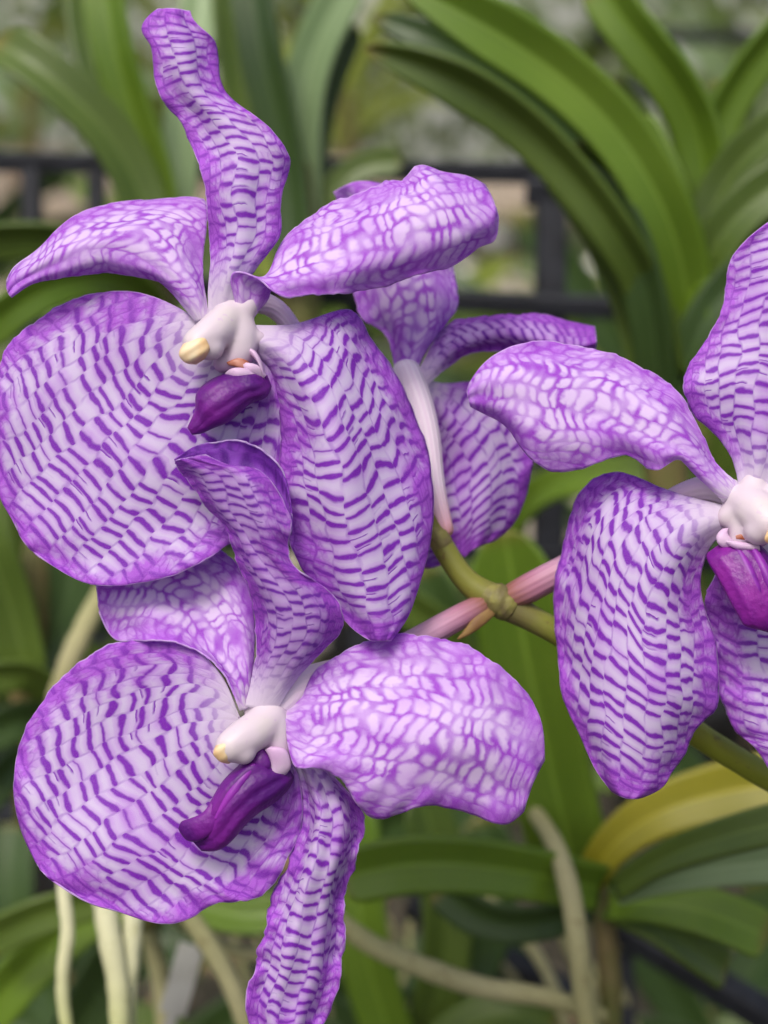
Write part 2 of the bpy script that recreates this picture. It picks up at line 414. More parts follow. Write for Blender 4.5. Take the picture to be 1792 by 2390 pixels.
# ------------------------------------------------------------------ builders
def petal(name, parent, rows, za, zm, zb, mat, seed=0, zk=None, nu=84, nv=49, ruffle=(14, 3.0, 0.0), jag=3.0, folds=(8.0, 2.2), colmm=6.0, bulge=0.0, label=None, thick=0.00038, dz=0, slope=0.0):
    """rows: stations base -> tip, each (Ax,Ay, Mx,My, Bx,By) or with a leading (Kx,Ky) back flap, in photograph pixels;
    za/zm/zb/zk: depth profiles along the length in tenths of a millimetre towards the viewer."""
    R = np.array(rows, float); n = len(R); k = R.shape[1] // 2
    P = R.reshape(n, k, 2)
    mi = k - 2
    t = chord(P[:, mi] * 0.6 + 0.2 * (P[:, -1] + P[:, mi - 1])); t /= t[-1]
    zs = ([zk] if k == 4 else []) + [za, zm, zb]
    Z = np.stack([np.interp(t, np.linspace(0, 1, len(z)), z) for z in zs], 1) + dz
    tt = np.linspace(0, 1, nu)
    Q = nspline(t, np.concatenate([P, Z[..., None]], -1).reshape(n, -1), tt).reshape(nu, k, 3)
    vv = np.linspace(-1 if k == 3 else -2, 1, nv)
    vk = np.arange(-(k - 2), 2).astype(float)
    G = nspline(vk, Q.transpose(1, 0, 2).reshape(k, -1), vv).reshape(nv, nu, 3).transpose(1, 0, 2)
    rs = np.random.RandomState(seed + 11)
    va = np.abs(vv) if k == 3 else np.clip(np.abs((vv + 0.5) / 1.5), 0, 1)
    am, fq, ph = ruffle
    U = tt[:, None]
    side = np.where(vv < (0 if k == 3 else -0.5), 0.0, 1.7)[None]
    env = np.sin(np.pi * np.clip(U, 0, 1)) ** 0.5 * (0.25 + 0.75 * U)
    wob = np.sin(2 * np.pi * fq * U + ph + side) + 0.55 * np.sin(2 * np.pi * fq * 2.3 * U + 2.1 * ph + 2 * side)
    G[..., 2] += am * env * va[None] ** 3 * wob
    G[..., 2] += bulge * np.sin(np.pi * U) * (1 - va[None] ** 2)
    # gentle large undulation of the blade
    G[..., 2] += 9 * np.sin(2 * np.pi * (1.3 * U + 0.35 * vv[None]) + seed) * np.sin(np.pi * U)
    # soft lengthwise folds between the main veins
    fa, fk = folds
    G[..., 2] += fa * np.sin(np.pi * fk * vv[None] + 0.8 * np.sin(3.1 * U + seed) + seed * 1.7) * np.clip(U * 4, 0, 1) * (0.35 + 0.65 * va[None])
    # ragged outline
    jj = sum(a * np.sin(2 * np.pi * f * tt + rs.rand() * 6.28) for f, a in ((5, .5), (9, .4), (17, .35), (29, .25), (41, .15)))
    j2 = sum(a * np.sin(2 * np.pi * f * tt + rs.rand() * 6.28) for f, a in ((5, .5), (9, .35), (17, .25), (29, .15)))
    ax = G[:, -1, :2] - G[:, 0, :2]; ax /= np.maximum(np.linalg.norm(ax, axis=1, keepdims=True), 1)
    wA = (np.clip(-vv if k == 3 else -(vv + .5) / 1.5, 0, 1) ** 4)[None, :, None]; wB = (np.clip(vv if k == 3 else (vv + .5) / 1.5, 0, 1) ** 4)[None, :, None]
    ev = np.sin(np.pi * np.clip(tt, 0, 1))[:, None, None] * jag
    G[..., :2] += ax[:, None] * (jj[:, None, None] * wA + j2[:, None, None] * wB) * ev
    V = WZ(G[..., 0], G[..., 1], G[..., 2])
    # growth coordinates in millimetres: s along the vein, w across
    mj = int(np.argmin(np.abs(vv)))
    s1 = chord(V[:, mj]) * 1000
    seg = np.linalg.norm(np.diff(V, axis=1), axis=2) * 1000
    cum = np.concatenate([np.zeros((nu, 1)), np.cumsum(seg, 1)], 1)
    w = cum - cum[:, mj:mj + 1]
    half = np.maximum(-w[:, 0], w[:, -1])
    ur = s1 / s1[-1]
    Wm = np.percentile(half, 85)
    Wref = Wm * (0.10 + 0.90 * (1 - np.exp(-ur / 0.22)))
    xr = w / Wref[:, None]
    cc = (xr + 0.30 * xr ** 3) * (Wm / colmm) * 0.98
    ss = s1[:, None] + slope * np.abs(w) ** 2 / np.maximum(s1[-1], 1) + 0 * w
    edge = np.minimum(np.minimum(w - w[:, :1], w[:, -1:] - w), (s1[-1] - s1)[:, None] * 1.0 + 0 * w)
    # base is not a margin
    edge = np.where(ur[:, None] < 0.16, edge + (0.16 - ur[:, None]) * 30, edge)
    pat = np.stack([ss + 37.3 * seed, cc + 23.0 * seed + 0.37], -1)
    ed = np.stack([edge, ur[:, None] + 0 * w], -1)
    me = grid_mesh(name, V - org(parent), uvs={'pat': pat, 'edge': ed})
    o = link(name, me, M[mat], parent)
    so = o.modifiers.new('thickness', 'SOLIDIFY'); so.thickness = thick; so.offset = 0
    if label: o['label'] = label
    return o

def tube(name, parent, pts, rad, mat, nring=18, sub=6, ribs=0, ribamp=0.0, flat=1.0, capround=True, wob=0.0, seed=0, space='z'):
    """pts (px, py, z or d), radii in photograph pixels at that depth"""
    pts = np.array(pts, float); rad = np.array(rad, float)
    Wp = WZ(pts[:, 0], pts[:, 1], pts[:, 2]) if space == 'z' else W(pts[:, 0], pts[:, 1], pts[:, 2])
    dd = D0 - pts[:, 2] * 1e-4 if space == 'z' else pts[:, 2]
    rw = rad * dd / FPX
    t = chord(Wp); t /= t[-1]
    n = (len(pts) - 1) * sub + 1
    tt = np.linspace(0, 1, n)
    C = nspline(t, Wp, tt)
    r = np.interp(tt, t, rw)
    r = np.convolve(np.pad(r, 2, mode='edge'), np.ones(5) / 5, 'valid')
    if wob:
        rs = np.random.RandomState(seed)
        r = r * (1 + wob * sum(np.sin(2 * np.pi * f * tt + rs.rand() * 6.28) for f in (3, 7, 13)) / 2)
    return tube_world(name, parent, C, r, mat, nring, ribs, ribamp, flat, capround)

def tube_world(name, parent, C, r, mat, nring=18, ribs=0, ribamp=0.0, flat=1.0, capround=True):
    T = np.gradient(C, axis=0); T /= np.linalg.norm(T, axis=1, keepdims=True)
    if capround:
        e0 = [(-0.95, 0.25), (-0.75, 0.66), (-0.4, 0.92)]; 
        C = np.concatenate([[C[0] + T[0] * r[0] * a for a, b in e0], C, [C[-1] - T[-1] * r[-1] * a for a, b in e0[::-1]]])
        T = np.concatenate([[T[0]] * 3, T, [T[-1]] * 3])
        r = np.concatenate([[r[0] * b for a, b in e0], r, [r[-1] * b for a, b in e0[::-1]]])
    ref = np.array([0.23, 0.31, 0.92]); N0 = np.cross(T[0], ref); N0 /= np.linalg.norm(N0)
    V = np.zeros((len(C), nring, 3)); Nn = N0
    th = np.linspace(0, 2 * np.pi, nring, endpoint=False)
    for i in range(len(C)):
        Nn = Nn - T[i] * np.dot(Nn, T[i]); Nn /= np.linalg.norm(Nn)
        Bn = np.cross(T[i], Nn)
        rr = r[i] * (1 + ribamp * np.cos(ribs * th)) if ribs else r[i] * np.ones(nring)
        V[i] = C[i] + np.outer(np.cos(th) * rr, Nn) + np.outer(np.sin(th) * rr * flat, Bn)
    s = chord(C); s /= s[-1]
    uv = np.stack([np.repeat(s[:, None], nring, 1), np.repeat((th / (2 * np.pi))[None], len(C), 0)], -1)
    me = grid_mesh(name, V - org(parent), closed=True, uvs={'tube': uv}, caps=True)
    return link(name, me, M[mat] if isinstance(mat, str) else mat, parent)

def lobe(name, parent, rows, mat, nring=28, nst=36, groove=0.0, gk=3):
    """closed fleshy lobe: rows of (Ax,Ay, Bx,By, z, depth)"""
    R = np.array(rows, float)
    mid = (R[:, :2] + R[:, 2:4]) / 2
    t = chord(mid); t /= t[-1]
    Q = nspline(t, R, np.linspace(0, 1, nst))
    th = np.linspace(0, 2 * np.pi, nring, endpoint=False)
    c = np.cos(th)[None]; s = np.sin(th)[None]
    h = (Q[:, 2:4] - Q[:, :2]) / 2; m = (Q[:, 2:4] + Q[:, :2]) / 2
    g = 1 + groove * np.cos(gk * np.pi * c) * (s > 0)
    X = m[:, :1] + h[:, :1] * c; Y = m[:, 1:2] + h[:, 1:2] * c
    Z = Q[:, 4:5] + Q[:, 5:6] * s * g
    me = grid_mesh(name, WZ(X, Y, Z) - org(parent), closed=True, caps=True)
    return link(name, me, M[mat], parent)

def ball_chain_mesh(chains, parent, voxel=0.0005, smooth=14):
    """flower centre: tapering limbs fused into one skin"""
    V, F = [], []
    th = np.linspace(0, 2 * np.pi, 14, endpoint=False); ph = np.linspace(0, np.pi, 9)
    o = org(parent)
    for ch in chains:
        ch = np.array(ch, float)
        t = chord(ch[:, :3]); n = max(2, int(t[-1] / 7) + 1)
        for x, y, z, r in nspline(t, ch, np.linspace(0, t[-1], n)):
            c = WZ(x, y, z) - o; R = r * (D0 - z * 1e-4) / FPX; k = len(V)
            for a in ph:
                for b in th:
                    V.append((c[0] + R * math.sin(a) * math.cos(b), c[1] + R * math.sin(a) * math.sin(b), c[2] + R * math.cos(a)))
            for i in range(8):
                for j in range(14):
                    F.append((k + i * 14 + j, k + (i + 1) * 14 + j, k + (i + 1) * 14 + (j + 1) % 14, k + i * 14 + (j + 1) % 14))
    me = bpy.data.meshes.new('column'); me.from_pydata(V, [], F); me.update()
    return me

def centre(parent, chains, voxel=0.0005):
    ob = link('column', ball_chain_mesh(chains, parent), M['column'], parent)
    rm = ob.modifiers.new('fuse', 'REMESH'); rm.mode = 'VOXEL'; rm.voxel_size = voxel; rm.use_smooth_shade = True
    sm = ob.modifiers.new('soften', 'SMOOTH'); sm.iterations = 10; sm.factor = 0.5
    return ob

def leaf(name, parent, pts, width, mat, fold=0.25, roll=0.0, nu=40, nv=11, blunt=0.06, basew=0.75, thick=0.0018, twist=0.0, label=None, world=None):
    """strap leaf: pts (px, py, d) base -> tip, width in photograph pixels; V-shaped in section"""
    if world is None:
        pts = np.array(pts, float)
        C0 = W(pts[:, 0], pts[:, 1], pts[:, 2]); wid = width * pts[:, 2].mean() / FPX
    else:
        C0 = world; wid = width
    t = chord(C0); t /= t[-1]; tt = np.linspace(0, 1, nu)
    C = nspline(t, C0, tt)
    T = np.gradient(C, axis=0); T /= np.linalg.norm(T, axis=1, keepdims=True)
    view = C - CAMP; view /= np.linalg.norm(view, axis=1, keepdims=True)
    S = np.cross(T, view); S /= np.maximum(np.linalg.norm(S, axis=1, keepdims=True), 1e-6)
    Nn = np.cross(S, T)
    a = roll + twist * tt
    S2 = S * np.cos(a)[:, None] + Nn * np.sin(a)[:, None]; N2 = -S * np.sin(a)[:, None] + Nn * np.cos(a)[:, None]
    prof = (basew + (1 - basew) * np.sin(np.pi * np.clip(tt * 1.1, 0, 1) * 0.5)) * np.clip((1 - tt) / blunt, 0, 1) ** 0.45
    prof = np.maximum(prof, 0.02)
    v = np.linspace(-1, 1, nv)
    lift = fold * (np.sqrt(v ** 2 + 0.01) - 0.1)
    V = C[:, None] + (S2[:, None] * v[None, :, None] - N2[:, None] * lift[None, :, None]) * (prof * wid / 2)[:, None, None]
    uv = np.stack([np.repeat(tt[:, None], nv, 1), np.repeat(v[None], nu, 0)], -1)
    me = grid_mesh(name, V - org(parent), uvs={'leaf': uv})
    o = link(name, me, M[mat], parent)
    so = o.modifiers.new('thickness', 'SOLIDIFY'); so.thickness = thick; so.offset = 0
    if label: o['label'] = label
    return o

def bar_box(name, parent, a, b, th, mat, th2=None):
    """rectangular rail between two world points, edges bevelled"""
    a = np.array(a); b = np.array(b); T = (b - a); L = np.linalg.norm(T); T /= L
    ref = np.array([0, 0, 1.0]) if abs(T[2]) < 0.8 else np.array([0, 1.0, 0])
    S = np.cross(T, ref); S /= np.linalg.norm(S); Nn = np.cross(S, T)
    h = th / 2; g = (th2 or th) / 2; c = min(h, g) * 0.22
    prof = [(-h + c, -g), (h - c, -g), (h, -g + c), (h, g - c), (h - c, g), (-h + c, g), (-h, g - c), (-h, -g + c)]
    V = np.array([[p + S * x + Nn * y for x, y in prof] for p in (a, a + T * L * 0.5, b)])
    me = grid_mesh(name, V - org(parent), closed=True, caps=True, smooth=False)
    return link(name, me, M[mat], parent)

# ------------------------------------------------------------------ orchid flowers
GRP = 'lilac netted orchid flowers on one spike'
def flower(px, py, z, label):
    return empty('orchid_flower', WZ(px, py, z).tolist(), label, 'orchid flower', GRP)

# ---- upper flower
f = flower(520, 740, -10, 'large lilac netted orchid flower at upper left with tall twisted upright sepal')
petal('sepal', f, [
    (488,745, 515,748, 545,745), (486,690, 522,690, 560,690), (491,620, 545,625, 606,615), (488,545, 570,548, 653,545),
    (481,464, 568,465, 656,464), (462,380, 568,385, 675,380), (439,321, 545,325, 652,325), (412,272, 505,268, 596,272),
    (376,228, 455,220, 537,228), (361,182, 436,178, 513,182), (357,140, 430,138, 509,140), (349,100, 422,100, 502,100),
    (331,64, 408,62, 480,74), (350,36, 404,38, 452,48), (368,22, 404,20, 443,26)],
    [0, -10, -30, -10, -50, -60, -40, -60], [10, 25, 20, 30, 0, -25, -20, -45], [0, 0, -20, -40, -25, -60, -90, -70],
    'front_fine', 1, ruffle=(20, 3.0, 0.4), colmm=5.2, jag=2)
petal('petal', f, [
    (488,738, 472,748, 458,752), (476,665, 446,690, 415,700), (474,600, 402,635, 378,662), (484,520, 350,590, 328,647),
    (473,466, 298,565, 272,638), (385,464, 240,560, 222,638), (255,476, 172,578, 168,645), (150,520, 112,605, 112,653),
    (85,585, 64,637, 74,663), (27,630, 28,662, 45,680), (16,655, 17,680, 26,694)],
    [0, -30, -70, -110, -120, -90, -50, -20], [5, 15, 10, 5, 0, 0, 0, 0], [0, -15, -35, -45, -35, -15, 0, 0],
    'reverse', 2, ruffle=(10, 2.7, 1.0), colmm=4.4, jag=2)
petal('petal', f, [
    (575,772, 552,765, 530,752), (606,722, 578,715, 548,700), (634,672, 595,660, 552,634), (634,640, 612,648, 592,645),
    (652,575, 645,632, 638,680), (698,523, 690,610, 689,694), (761,481, 765,590, 752,687), (845,447, 850,565, 822,684),
    (909,424, 935,540, 921,660), (948,413, 1005,520, 993,638), (980,386, 1065,503, 1061,617), (1040,403, 1108,492, 1128,573),
    (1100,415, 1140,478, 1160,547), (1132,432, 1152,470, 1163,508)],
    [-10, -20, -30, -60, -60, -70, -70, -80, -100], [0, 10, 25, 15, 20, 25, 30, 10, -40], [0, 30, 60, 45, 25, 10, -10, -40, -60],
    'reverse', 3, ruffle=(12, 3.5, 2.0), colmm=5.0, jag=4)
petal('sepal', f, [
    (478,758, 505,782, 545,795), (440,732, 462,822, 604,822), (371,697, 425,868, 660,872), (290,680, 385,915, 695,955),
    (203,688, 345,962, 705,1050), (130,720, 305,1010, 672,1150), (63,764, 262,1055, 588,1225), (15,815, 215,1105, 522,1280),
    (-12,890, 170,1155, 443,1326), (-18,990, 130,1195, 345,1359), (-8,1100, 95,1230, 240,1367), (10,1180, 68,1255, 150,1338),
    (34,1215, 55,1265, 95,1302)],
    [-15, -50, -70, -75, -60, -45, -30, -20], [-15, -25, -35, -35, -25, -10, 0, 0], [-15, -40, -55, -50, -25, 0, 10, 5],
    'front', 4, ruffle=(10, 4.1, 0.6), colmm=6.4, jag=3)
petal('sepal', f, [
    (535,805, 552,785, 575,758), (602,830, 645,810, 690,756), (632,872, 700,860, 765,733), (648,930, 745,925, 824,727),
    (655,1000, 780,1000, 872,800), (652,1080, 805,1080, 925,875), (655,1150, 825,1160, 972,980), (668,1225, 845,1235, 1003,1080),
    (690,1300, 860,1310, 1011,1190), (735,1370, 872,1375, 998,1290), (785,1425, 885,1430, 972,1385), (825,1470, 893,1465, 945,1450),
    (862,1495, 890,1497, 912,1495)],
    [-10, -30, -45, -45, -40, -30, -15, 0], [-5, 20, 45, 55, 60, 55, 45, 30], [-15, -50, -100, -120, -125, -105, -60, 0],
    'front', 5, ruffle=(9, 4.3, 0.0), colmm=6.2, jag=3)
c = centre(f, [
    [(542,735,-12,38), (518,760,20,44), (488,785,48,42), (462,803,62,38)], [(462,803,62,37), (494,811,55,31)],
    [(540,735,-14,38), (524,698,-16,28), (520,660,-12,14)], [(545,738,-14,38), (578,715,-14,26), (590,694,-14,14)], [(520,740,-14,30), (478,744,-16,16), (456,720,-18,8)],
    [(545,750,-12,46), (562,795,-2,42), (556,832,2,34), (520,848,2,24)], [(560,780,-12,32), (606,792,-8,18)], [(510,785,-18,28), (490,800,-20,20)]])
lobe('anther_cap', c, [(426,804, 448,788, 80, 5), (418,820, 470,786, 86, 19), (424,840, 486,800, 86, 22), (442,850, 488,822, 80, 18), (458,851, 478,838, 70, 5)], 'anther')
l = lobe('lip', f, [(624,876, 634,902, -6, 6), (598,868, 626,922, 6, 34), (556,868, 594,938, 18, 46), (514,876, 564,960, 30, 50), (478,895, 532,986, 38, 46),
    (456,925, 502,998, 42, 34), (455,955, 480,1008, 40, 20), (446,978, 466,1013, 40, 14), (437,998, 448,1015, 39, 5)], 'lip', groove=0.10, gk=3)
lobe('side_lobe', l, [(570,812, 580,824, 18, 4), (586,814, 600,846, 26, 9), (600,824, 612,872, 26, 10), (612,846, 618,886, 18, 9), (620,868, 616,890, 8, 4)], 'lobe')
lobe('side_lobe', l, [(566,852, 574,846, 34, 3), (574,866, 596,850, 34, 7), (590,878, 612,862, 26, 8), (608,888, 622,876, 16, 5)], 'lobe')
lobe('callus', l, [(524,872, 532,880, 30, 3), (536,862, 546,884, 40, 8), (560,858, 566,882, 42, 9), (584,864, 588,882, 34, 7), (600,874, 602,884, 26, 3)], 'lobe')
lobe('throat_spot', l, [(528,846, 532,852, 30, 3), (546,838, 556,858, 33, 6), (566,836, 574,862, 28, 6), (582,846, 586,860, 20, 3)], 'throat')
tube('pedicel', f, [(545,735,-45), (592,706,-80), (640,718,-120), (690,780,-160), (800,940,-205), (920,1110,-225), (1005,1228,-235)], [30, 26, 24, 21, 18, 16, 14], 'pedicel_white', ribs=7, ribamp=0.05)

# ---- lower flower
f = flower(610, 1680, 30, 'lilac netted orchid flower at lower left with curled dark-tipped upper sepal')
up = petal('sepal', f, [
    (572,1650, 608,1655, 645,1660), (592,1560, 645,1570, 704,1569), (598,1485, 682,1500, 770,1503), (592,1420, 692,1442, 801,1450),
    (568,1345, 665,1375, 768,1378), (543,1280, 622,1312, 702,1335), (518,1220, 592,1257, 674,1285), (482,1182, 566,1207, 679,1232),
    (450,1138, 542,1157, 668,1182), (430,1112, 522,1117, 640,1132), (416,1093, 488,1092, 592,1092), (409,1080, 452,1076, 538,1088),
    (407,1076, 428,1070, 480,1061)],
    [0, 0, 10, 25, 35, 45, 50, 55], [10, 30, 60, 85, 100, 105, 105, 90], [0, 0, 10, 50, 80, 95, 100, 90], 'rolled', 6,
    ruffle=(10, 5.4, 0.3), colmm=4.4, jag=4, dz=20)
petal('rolled_tip', up, [
    (409,1081, 408,1077, 407,1073), (436,1098, 432,1075, 430,1056), (470,1112, 464,1075, 460,1040), (510,1122, 506,1075, 504,1031), (560,1132, 560,1078, 560,1028),
    (606,1142, 606,1088, 604,1046), (648,1172, 650,1122, 650,1084), (672,1210, 674,1165, 670,1130), (680,1250, 682,1215, 678,1190)],
    [60, 50, 40, 35, 40, 50, 70, 80], [55, 45, 35, 30, 35, 45, 60, 70], [60, 58, 55, 52, 55, 58, 65, 70], 'deep', 25, ruffle=(5, 4.1, 0.3), jag=2, folds=(3, 2), dz=-2,
    label='deep purple rolled tip')
petal('petal', f, [
    (588,1650, 574,1655, 560,1658), (590,1560, 560,1592, 545,1622), (594,1470, 530,1532, 520,1570), (585,1380, 490,1477, 480,1532),
    (550,1310, 445,1432, 430,1506), (480,1275, 395,1402, 375,1496), (400,1275, 340,1387, 325,1496), (320,1300, 290,1387, 283,1497),
    (258,1335, 250,1390, 252,1474), (224,1360, 226,1385, 232,1430)],
    [0, -30, -80, -120, -130, -120, -110, -100], [10, 5, -25, -50, -65, -75, -80, -80], [0, 10, 5, -10, -20, -30, -45, -60],
    'reverse', 7, ruffle=(8, 2.7, 1.0), colmm=4.0, jag=2)
petal('sepal', f, [
    (556,1672, 580,1695, 610,1720), (530,1600, 545,1728, 660,1760), (475,1529, 510,1757, 692,1800), (400,1496, 472,1787, 706,1868),
    (316,1491, 430,1818, 700,1940), (240,1512, 385,1850, 672,2005), (175,1553, 340,1880, 630,2072), (118,1612, 295,1912, 575,2103),
    (70,1680, 250,1940, 505,2108), (40,1765, 205,1970, 430,2150), (32,1845, 165,1998, 345,2150), (45,1920, 130,2025, 255,2122),
    (66,1975, 108,2036, 175,2090), (85,2013, 100,2037, 127,2058)],
    [-10, -50, -75, -80, -70, -60, -45, -30], [-15, -30, -35, -30, -20, -10, 0, 0], [-10, -30, -45, -40, -25, -5, 5, 0],
    'front', 8, ruffle=(11, 4.6, 2.0), colmm=6.2, jag=3, dz=10)
petal('petal', f, [
    (622,1648, 630,1668, 640,1690), (690,1640, 674,1672, 668,1685), (712,1610, 705,1676, 670,1722), (730,1572, 735,1685, 680,1772),
    (765,1545, 785,1688, 702,1794), (815,1513, 842,1690, 757,1796), (890,1487, 905,1697, 805,1832), (965,1480, 965,1708, 842,1887),
    (1040,1493, 1025,1722, 905,1909), (1115,1520, 1085,1738, 985,1880), (1180,1567, 1135,1757, 1070,1891), (1235,1627, 1180,1778, 1148,1918),
    (1266,1700, 1220,1800, 1192,1919), (1270,1775, 1245,1825, 1222,1893)],
    [-10, -30, -40, -40, -35, -30, -30, -40], [10, 35, 60, 70, 70, 60, 40, 10], [10, 60, 75, 55, 40, 35, 15, -10],
    'reverse', 9, ruffle=(12, 4.1, 1.2), colmm=5.4, jag=4)
petal('sepal', f, [
    (650,1722, 665,1722, 685,1718), (690,1790, 715,1780, 760,1790), (703,1850, 745,1842, 815,1850), (702,1900, 762,1902, 850,1905),
    (688,1965, 755,1970, 843,1970), (660,2040, 738,2045, 818,2040), (632,2105, 722,2112, 805,2110), (620,2160, 712,2172, 804,2170),
    (604,2215, 700,2232, 801,2235), (596,2262, 690,2287, 793,2295), (574,2312, 675,2332, 774,2347), (586,2395, 665,2392, 745,2405),
    (625,2445, 660,2450, 700,2445)],
    [-10, -20, -35, -20, -30, -10, -25, -10], [-10, 5, 25, 30, 20, 30, 20, 20], [-15, -40, -60, -50, -55, -40, -45, -20],
    'front_fine', 10, ruffle=(19, 4.9, 0.9), folds=(12, 3.0), colmm=3.8, jag=6, dz=-10)
c = centre(f, [
    [(630,1680,8,44), (592,1708,46,46), (558,1728,72,42), (538,1742,84,38)], [(540,1742,82,36), (568,1754,74,31)],
    [(628,1680,6,44), (608,1642,0,28), (606,1605,4,14)], [(630,1682,6,40), (664,1676,-2,20)], [(610,1680,6,34), (578,1656,-10,12)],
    [(636,1695,6,46), (650,1742,12,36), (652,1785,16,28)], [(650,1700,2,30), (672,1724,-8,20)], [(600,1700,0,34), (580,1700,-12,22)]])
lobe('anther_cap', c, [(504,1738, 516,1724, 94, 5), (498,1752, 532,1724, 98, 16), (504,1770, 544,1742, 99, 18), (518,1780, 550,1760, 94, 15), (534,1783, 546,1774, 86, 5)], 'anther')
l = lobe('lip', f, [(676,1795, 686,1812, 10, 6), (628,1785, 680,1832, 22, 34), (588,1768, 648,1868, 36, 44), (552,1790, 604,1898, 48, 48), (518,1825, 568,1932, 56, 46),
    (492,1868, 542,1962, 60, 36), (474,1902, 522,1978, 60, 24), (460,1932, 498,1987, 57, 14), (448,1962, 470,1986, 54, 4)], 'lip', groove=0.16, gk=3)
lobe('tip_lobe', l, [(492,1872, 516,1912, 78, 5), (470,1898, 496,1944, 78, 13), (448,1908, 468,1962, 74, 14), (430,1914, 444,1964, 70, 12), (419,1924, 426,1952, 66, 6), (416,1934, 419,1942, 64, 2)], 'lip')
tube('keel', l, [(590,1788,70), (566,1818,80), (538,1856,88), (506,1908,84)], [7, 13, 13, 6], 'keel')
tube('keel', l, [(622,1800,56), (597,1830,70), (567,1870,82), (530,1924,80)], [7, 13, 12, 6], 'keel')
lobe('side_lobe', l, [(618,1750, 632,1742, 58, 4), (628,1768, 664,1748, 56, 10), (632,1795, 678,1774, 50, 12), (630,1818, 674,1800, 44, 9), (636,1824, 655,1820, 38, 3)], 'lobe')
lobe('side_lobe', l, [(592,1750, 612,1745, 50, 4), (578,1775, 628,1765, 52, 12), (590,1795, 632,1790, 56, 10), (612,1802, 628,1800, 56, 4)], 'lip')
tube('pedicel', f, [(622,1662,-10), (690,1608,-50), (830,1560,-110), (960,1502,-165), (1050,1452,-200), (1118,1416,-220), (1150,1400,-242)], [40, 40, 32, 30, 29, 27, 22], 'pedicel_pink', ribs=6, ribamp=0.04)
lobe('bract', f, [(1158,1414, 1166,1424, -212, 3), (1128,1422, 1144,1446, -200, 8), (1102,1444, 1120,1466, -190, 9), (1080,1474, 1092,1484, -186, 6), (1066,1490, 1070,1494, -186, 2)], 'bract')

# ---- right-hand flower, cut by the frame
f = flower(1745, 1180, 10, 'lilac netted orchid flower at the right with broad downward sepal and magenta lip')
petal('sepal', f, [
    (1722,1165, 1755,1165, 1790,1165), (1718,1100, 1765,1095, 1815,1095), (1672,1016, 1770,1022, 1870,1030), (1622,972, 1775,960, 1920,970),
    (1597,915, 1780,890, 1945,900), (1606,855, 1790,820, 1950,820), (1660,775, 1800,740, 1945,740), (1690,692, 1815,670, 1935,670),
    (1702,617, 1825,600, 1920,610), (1742,558, 1835,545, 1900,560), (1795,518, 1845,505, 1880,520)],
    [0, -30, -60, -50, -60, -70, -60, -50], [5, 10, 10, 10, 0, 0, -20, -30], [0, -10, -30, -40, -40, -50, -60, -60],
    'front_fine', 12, ruffle=(12, 3.2, 0.4), colmm=5.6, jag=3)
petal('petal', f, [
    (1735,1140, 1712,1160, 1690,1175), (1695,1105, 1675,1125, 1655,1138), (1667,1077, 1640,1087, 1612,1097), (1650,1040, 1608,1052, 1580,1073),
    (1625,985, 1562,1020, 1545,1093), (1586,922, 1510,990, 1508,1090), (1540,880, 1460,967, 1460,1064), (1475,846, 1410,947, 1408,1075),
    (1408,820, 1350,932, 1350,1097), (1340,806, 1290,917, 1287,1098), (1260,796, 1230,907, 1225,1057), (1190,810, 1170,902, 1178,992),
    (1130,848, 1125,902, 1132,966), (1094,897, 1090,922, 1098,948)],
    [0, -20, -40, -60, -60, -50, -40, -40], [10, 20, 30, 30, 30, 30, 20, 0], [0, 30, 45, 20, 15, 5, -10, -20],
    'reverse', 13, ruffle=(11, 3.8, 0.2), colmm=4.6, jag=3)
petal('sepal', f, [
    (1690,1180, 1705,1205, 1712,1232), (1620,1163, 1640,1215, 1668,1262), (1545,1140, 1580,1250, 1642,1312), (1480,1112, 1535,1295, 1634,1367),
    (1412,1104, 1505,1350, 1646,1427), (1352,1155, 1490,1410, 1663,1472), (1325,1225, 1482,1470, 1675,1547), (1305,1310, 1478,1530, 1678,1605),
    (1292,1420, 1475,1595, 1666,1657), (1301,1520, 1472,1660, 1624,1702), (1318,1640, 1470,1730, 1598,1757), (1360,1730, 1468,1790, 1566,1805),
    (1395,1805, 1465,1840, 1535,1844), (1425,1845, 1463,1864, 1500,1860)],
    [-10, -60, -110, -130, -130, -110, -70, -10], [-5, 20, 40, 50, 55, 50, 45, 30], [-10, -30, -40, -35, -30, -30, -20, 10],
    'front', 14, ruffle=(8, 4.1, 0.0), colmm=5.4, jag=3)
petal('sepal', f, [
    (1740,1225, 1765,1230, 1790,1230), (1685,1310, 1790,1310, 1880,1290), (1648,1390, 1815,1390, 1970,1360), (1650,1470, 1835,1480, 2030,1450),
    (1662,1550, 1850,1570, 2060,1560), (1682,1625, 1865,1650, 2050,1660), (1718,1708, 1880,1720, 2020,1740), (1762,1745, 1890,1780, 1980,1800),
    (1802,1812, 1895,1830, 1950,1840)],
    [-20, -70, -100, -110, -100, -90, -70], [-15, -45, -60, -60, -55, -50, -50], [-20, -60, -90, -100, -90, -80, -60],
    'front', 15, ruffle=(11, 4.3, 1.0), colmm=6.0, jag=4)
petal('petal', f, [
    (1775,1140, 1795,1155, 1815,1172), (1830,1070, 1850,1090, 1890,1110), (1870,1000, 1930,1040, 1960,1090), (1960,900, 2020,970, 2010,1090),
    (2080,830, 2130,930, 2090,1080), (2210,800, 2230,900, 2200,1050), (2300,830, 2310,890, 2290,970), (2350,890, 2355,910, 2350,930)],
    [0, -30, -50, -60, -50, -40], [10, 20, 30, 30, 20, 0], [0, 30, 20, 10, 0, -20], 'reverse', 16, ruffle=(10, 3.4, 1.0), colmm=4.6)
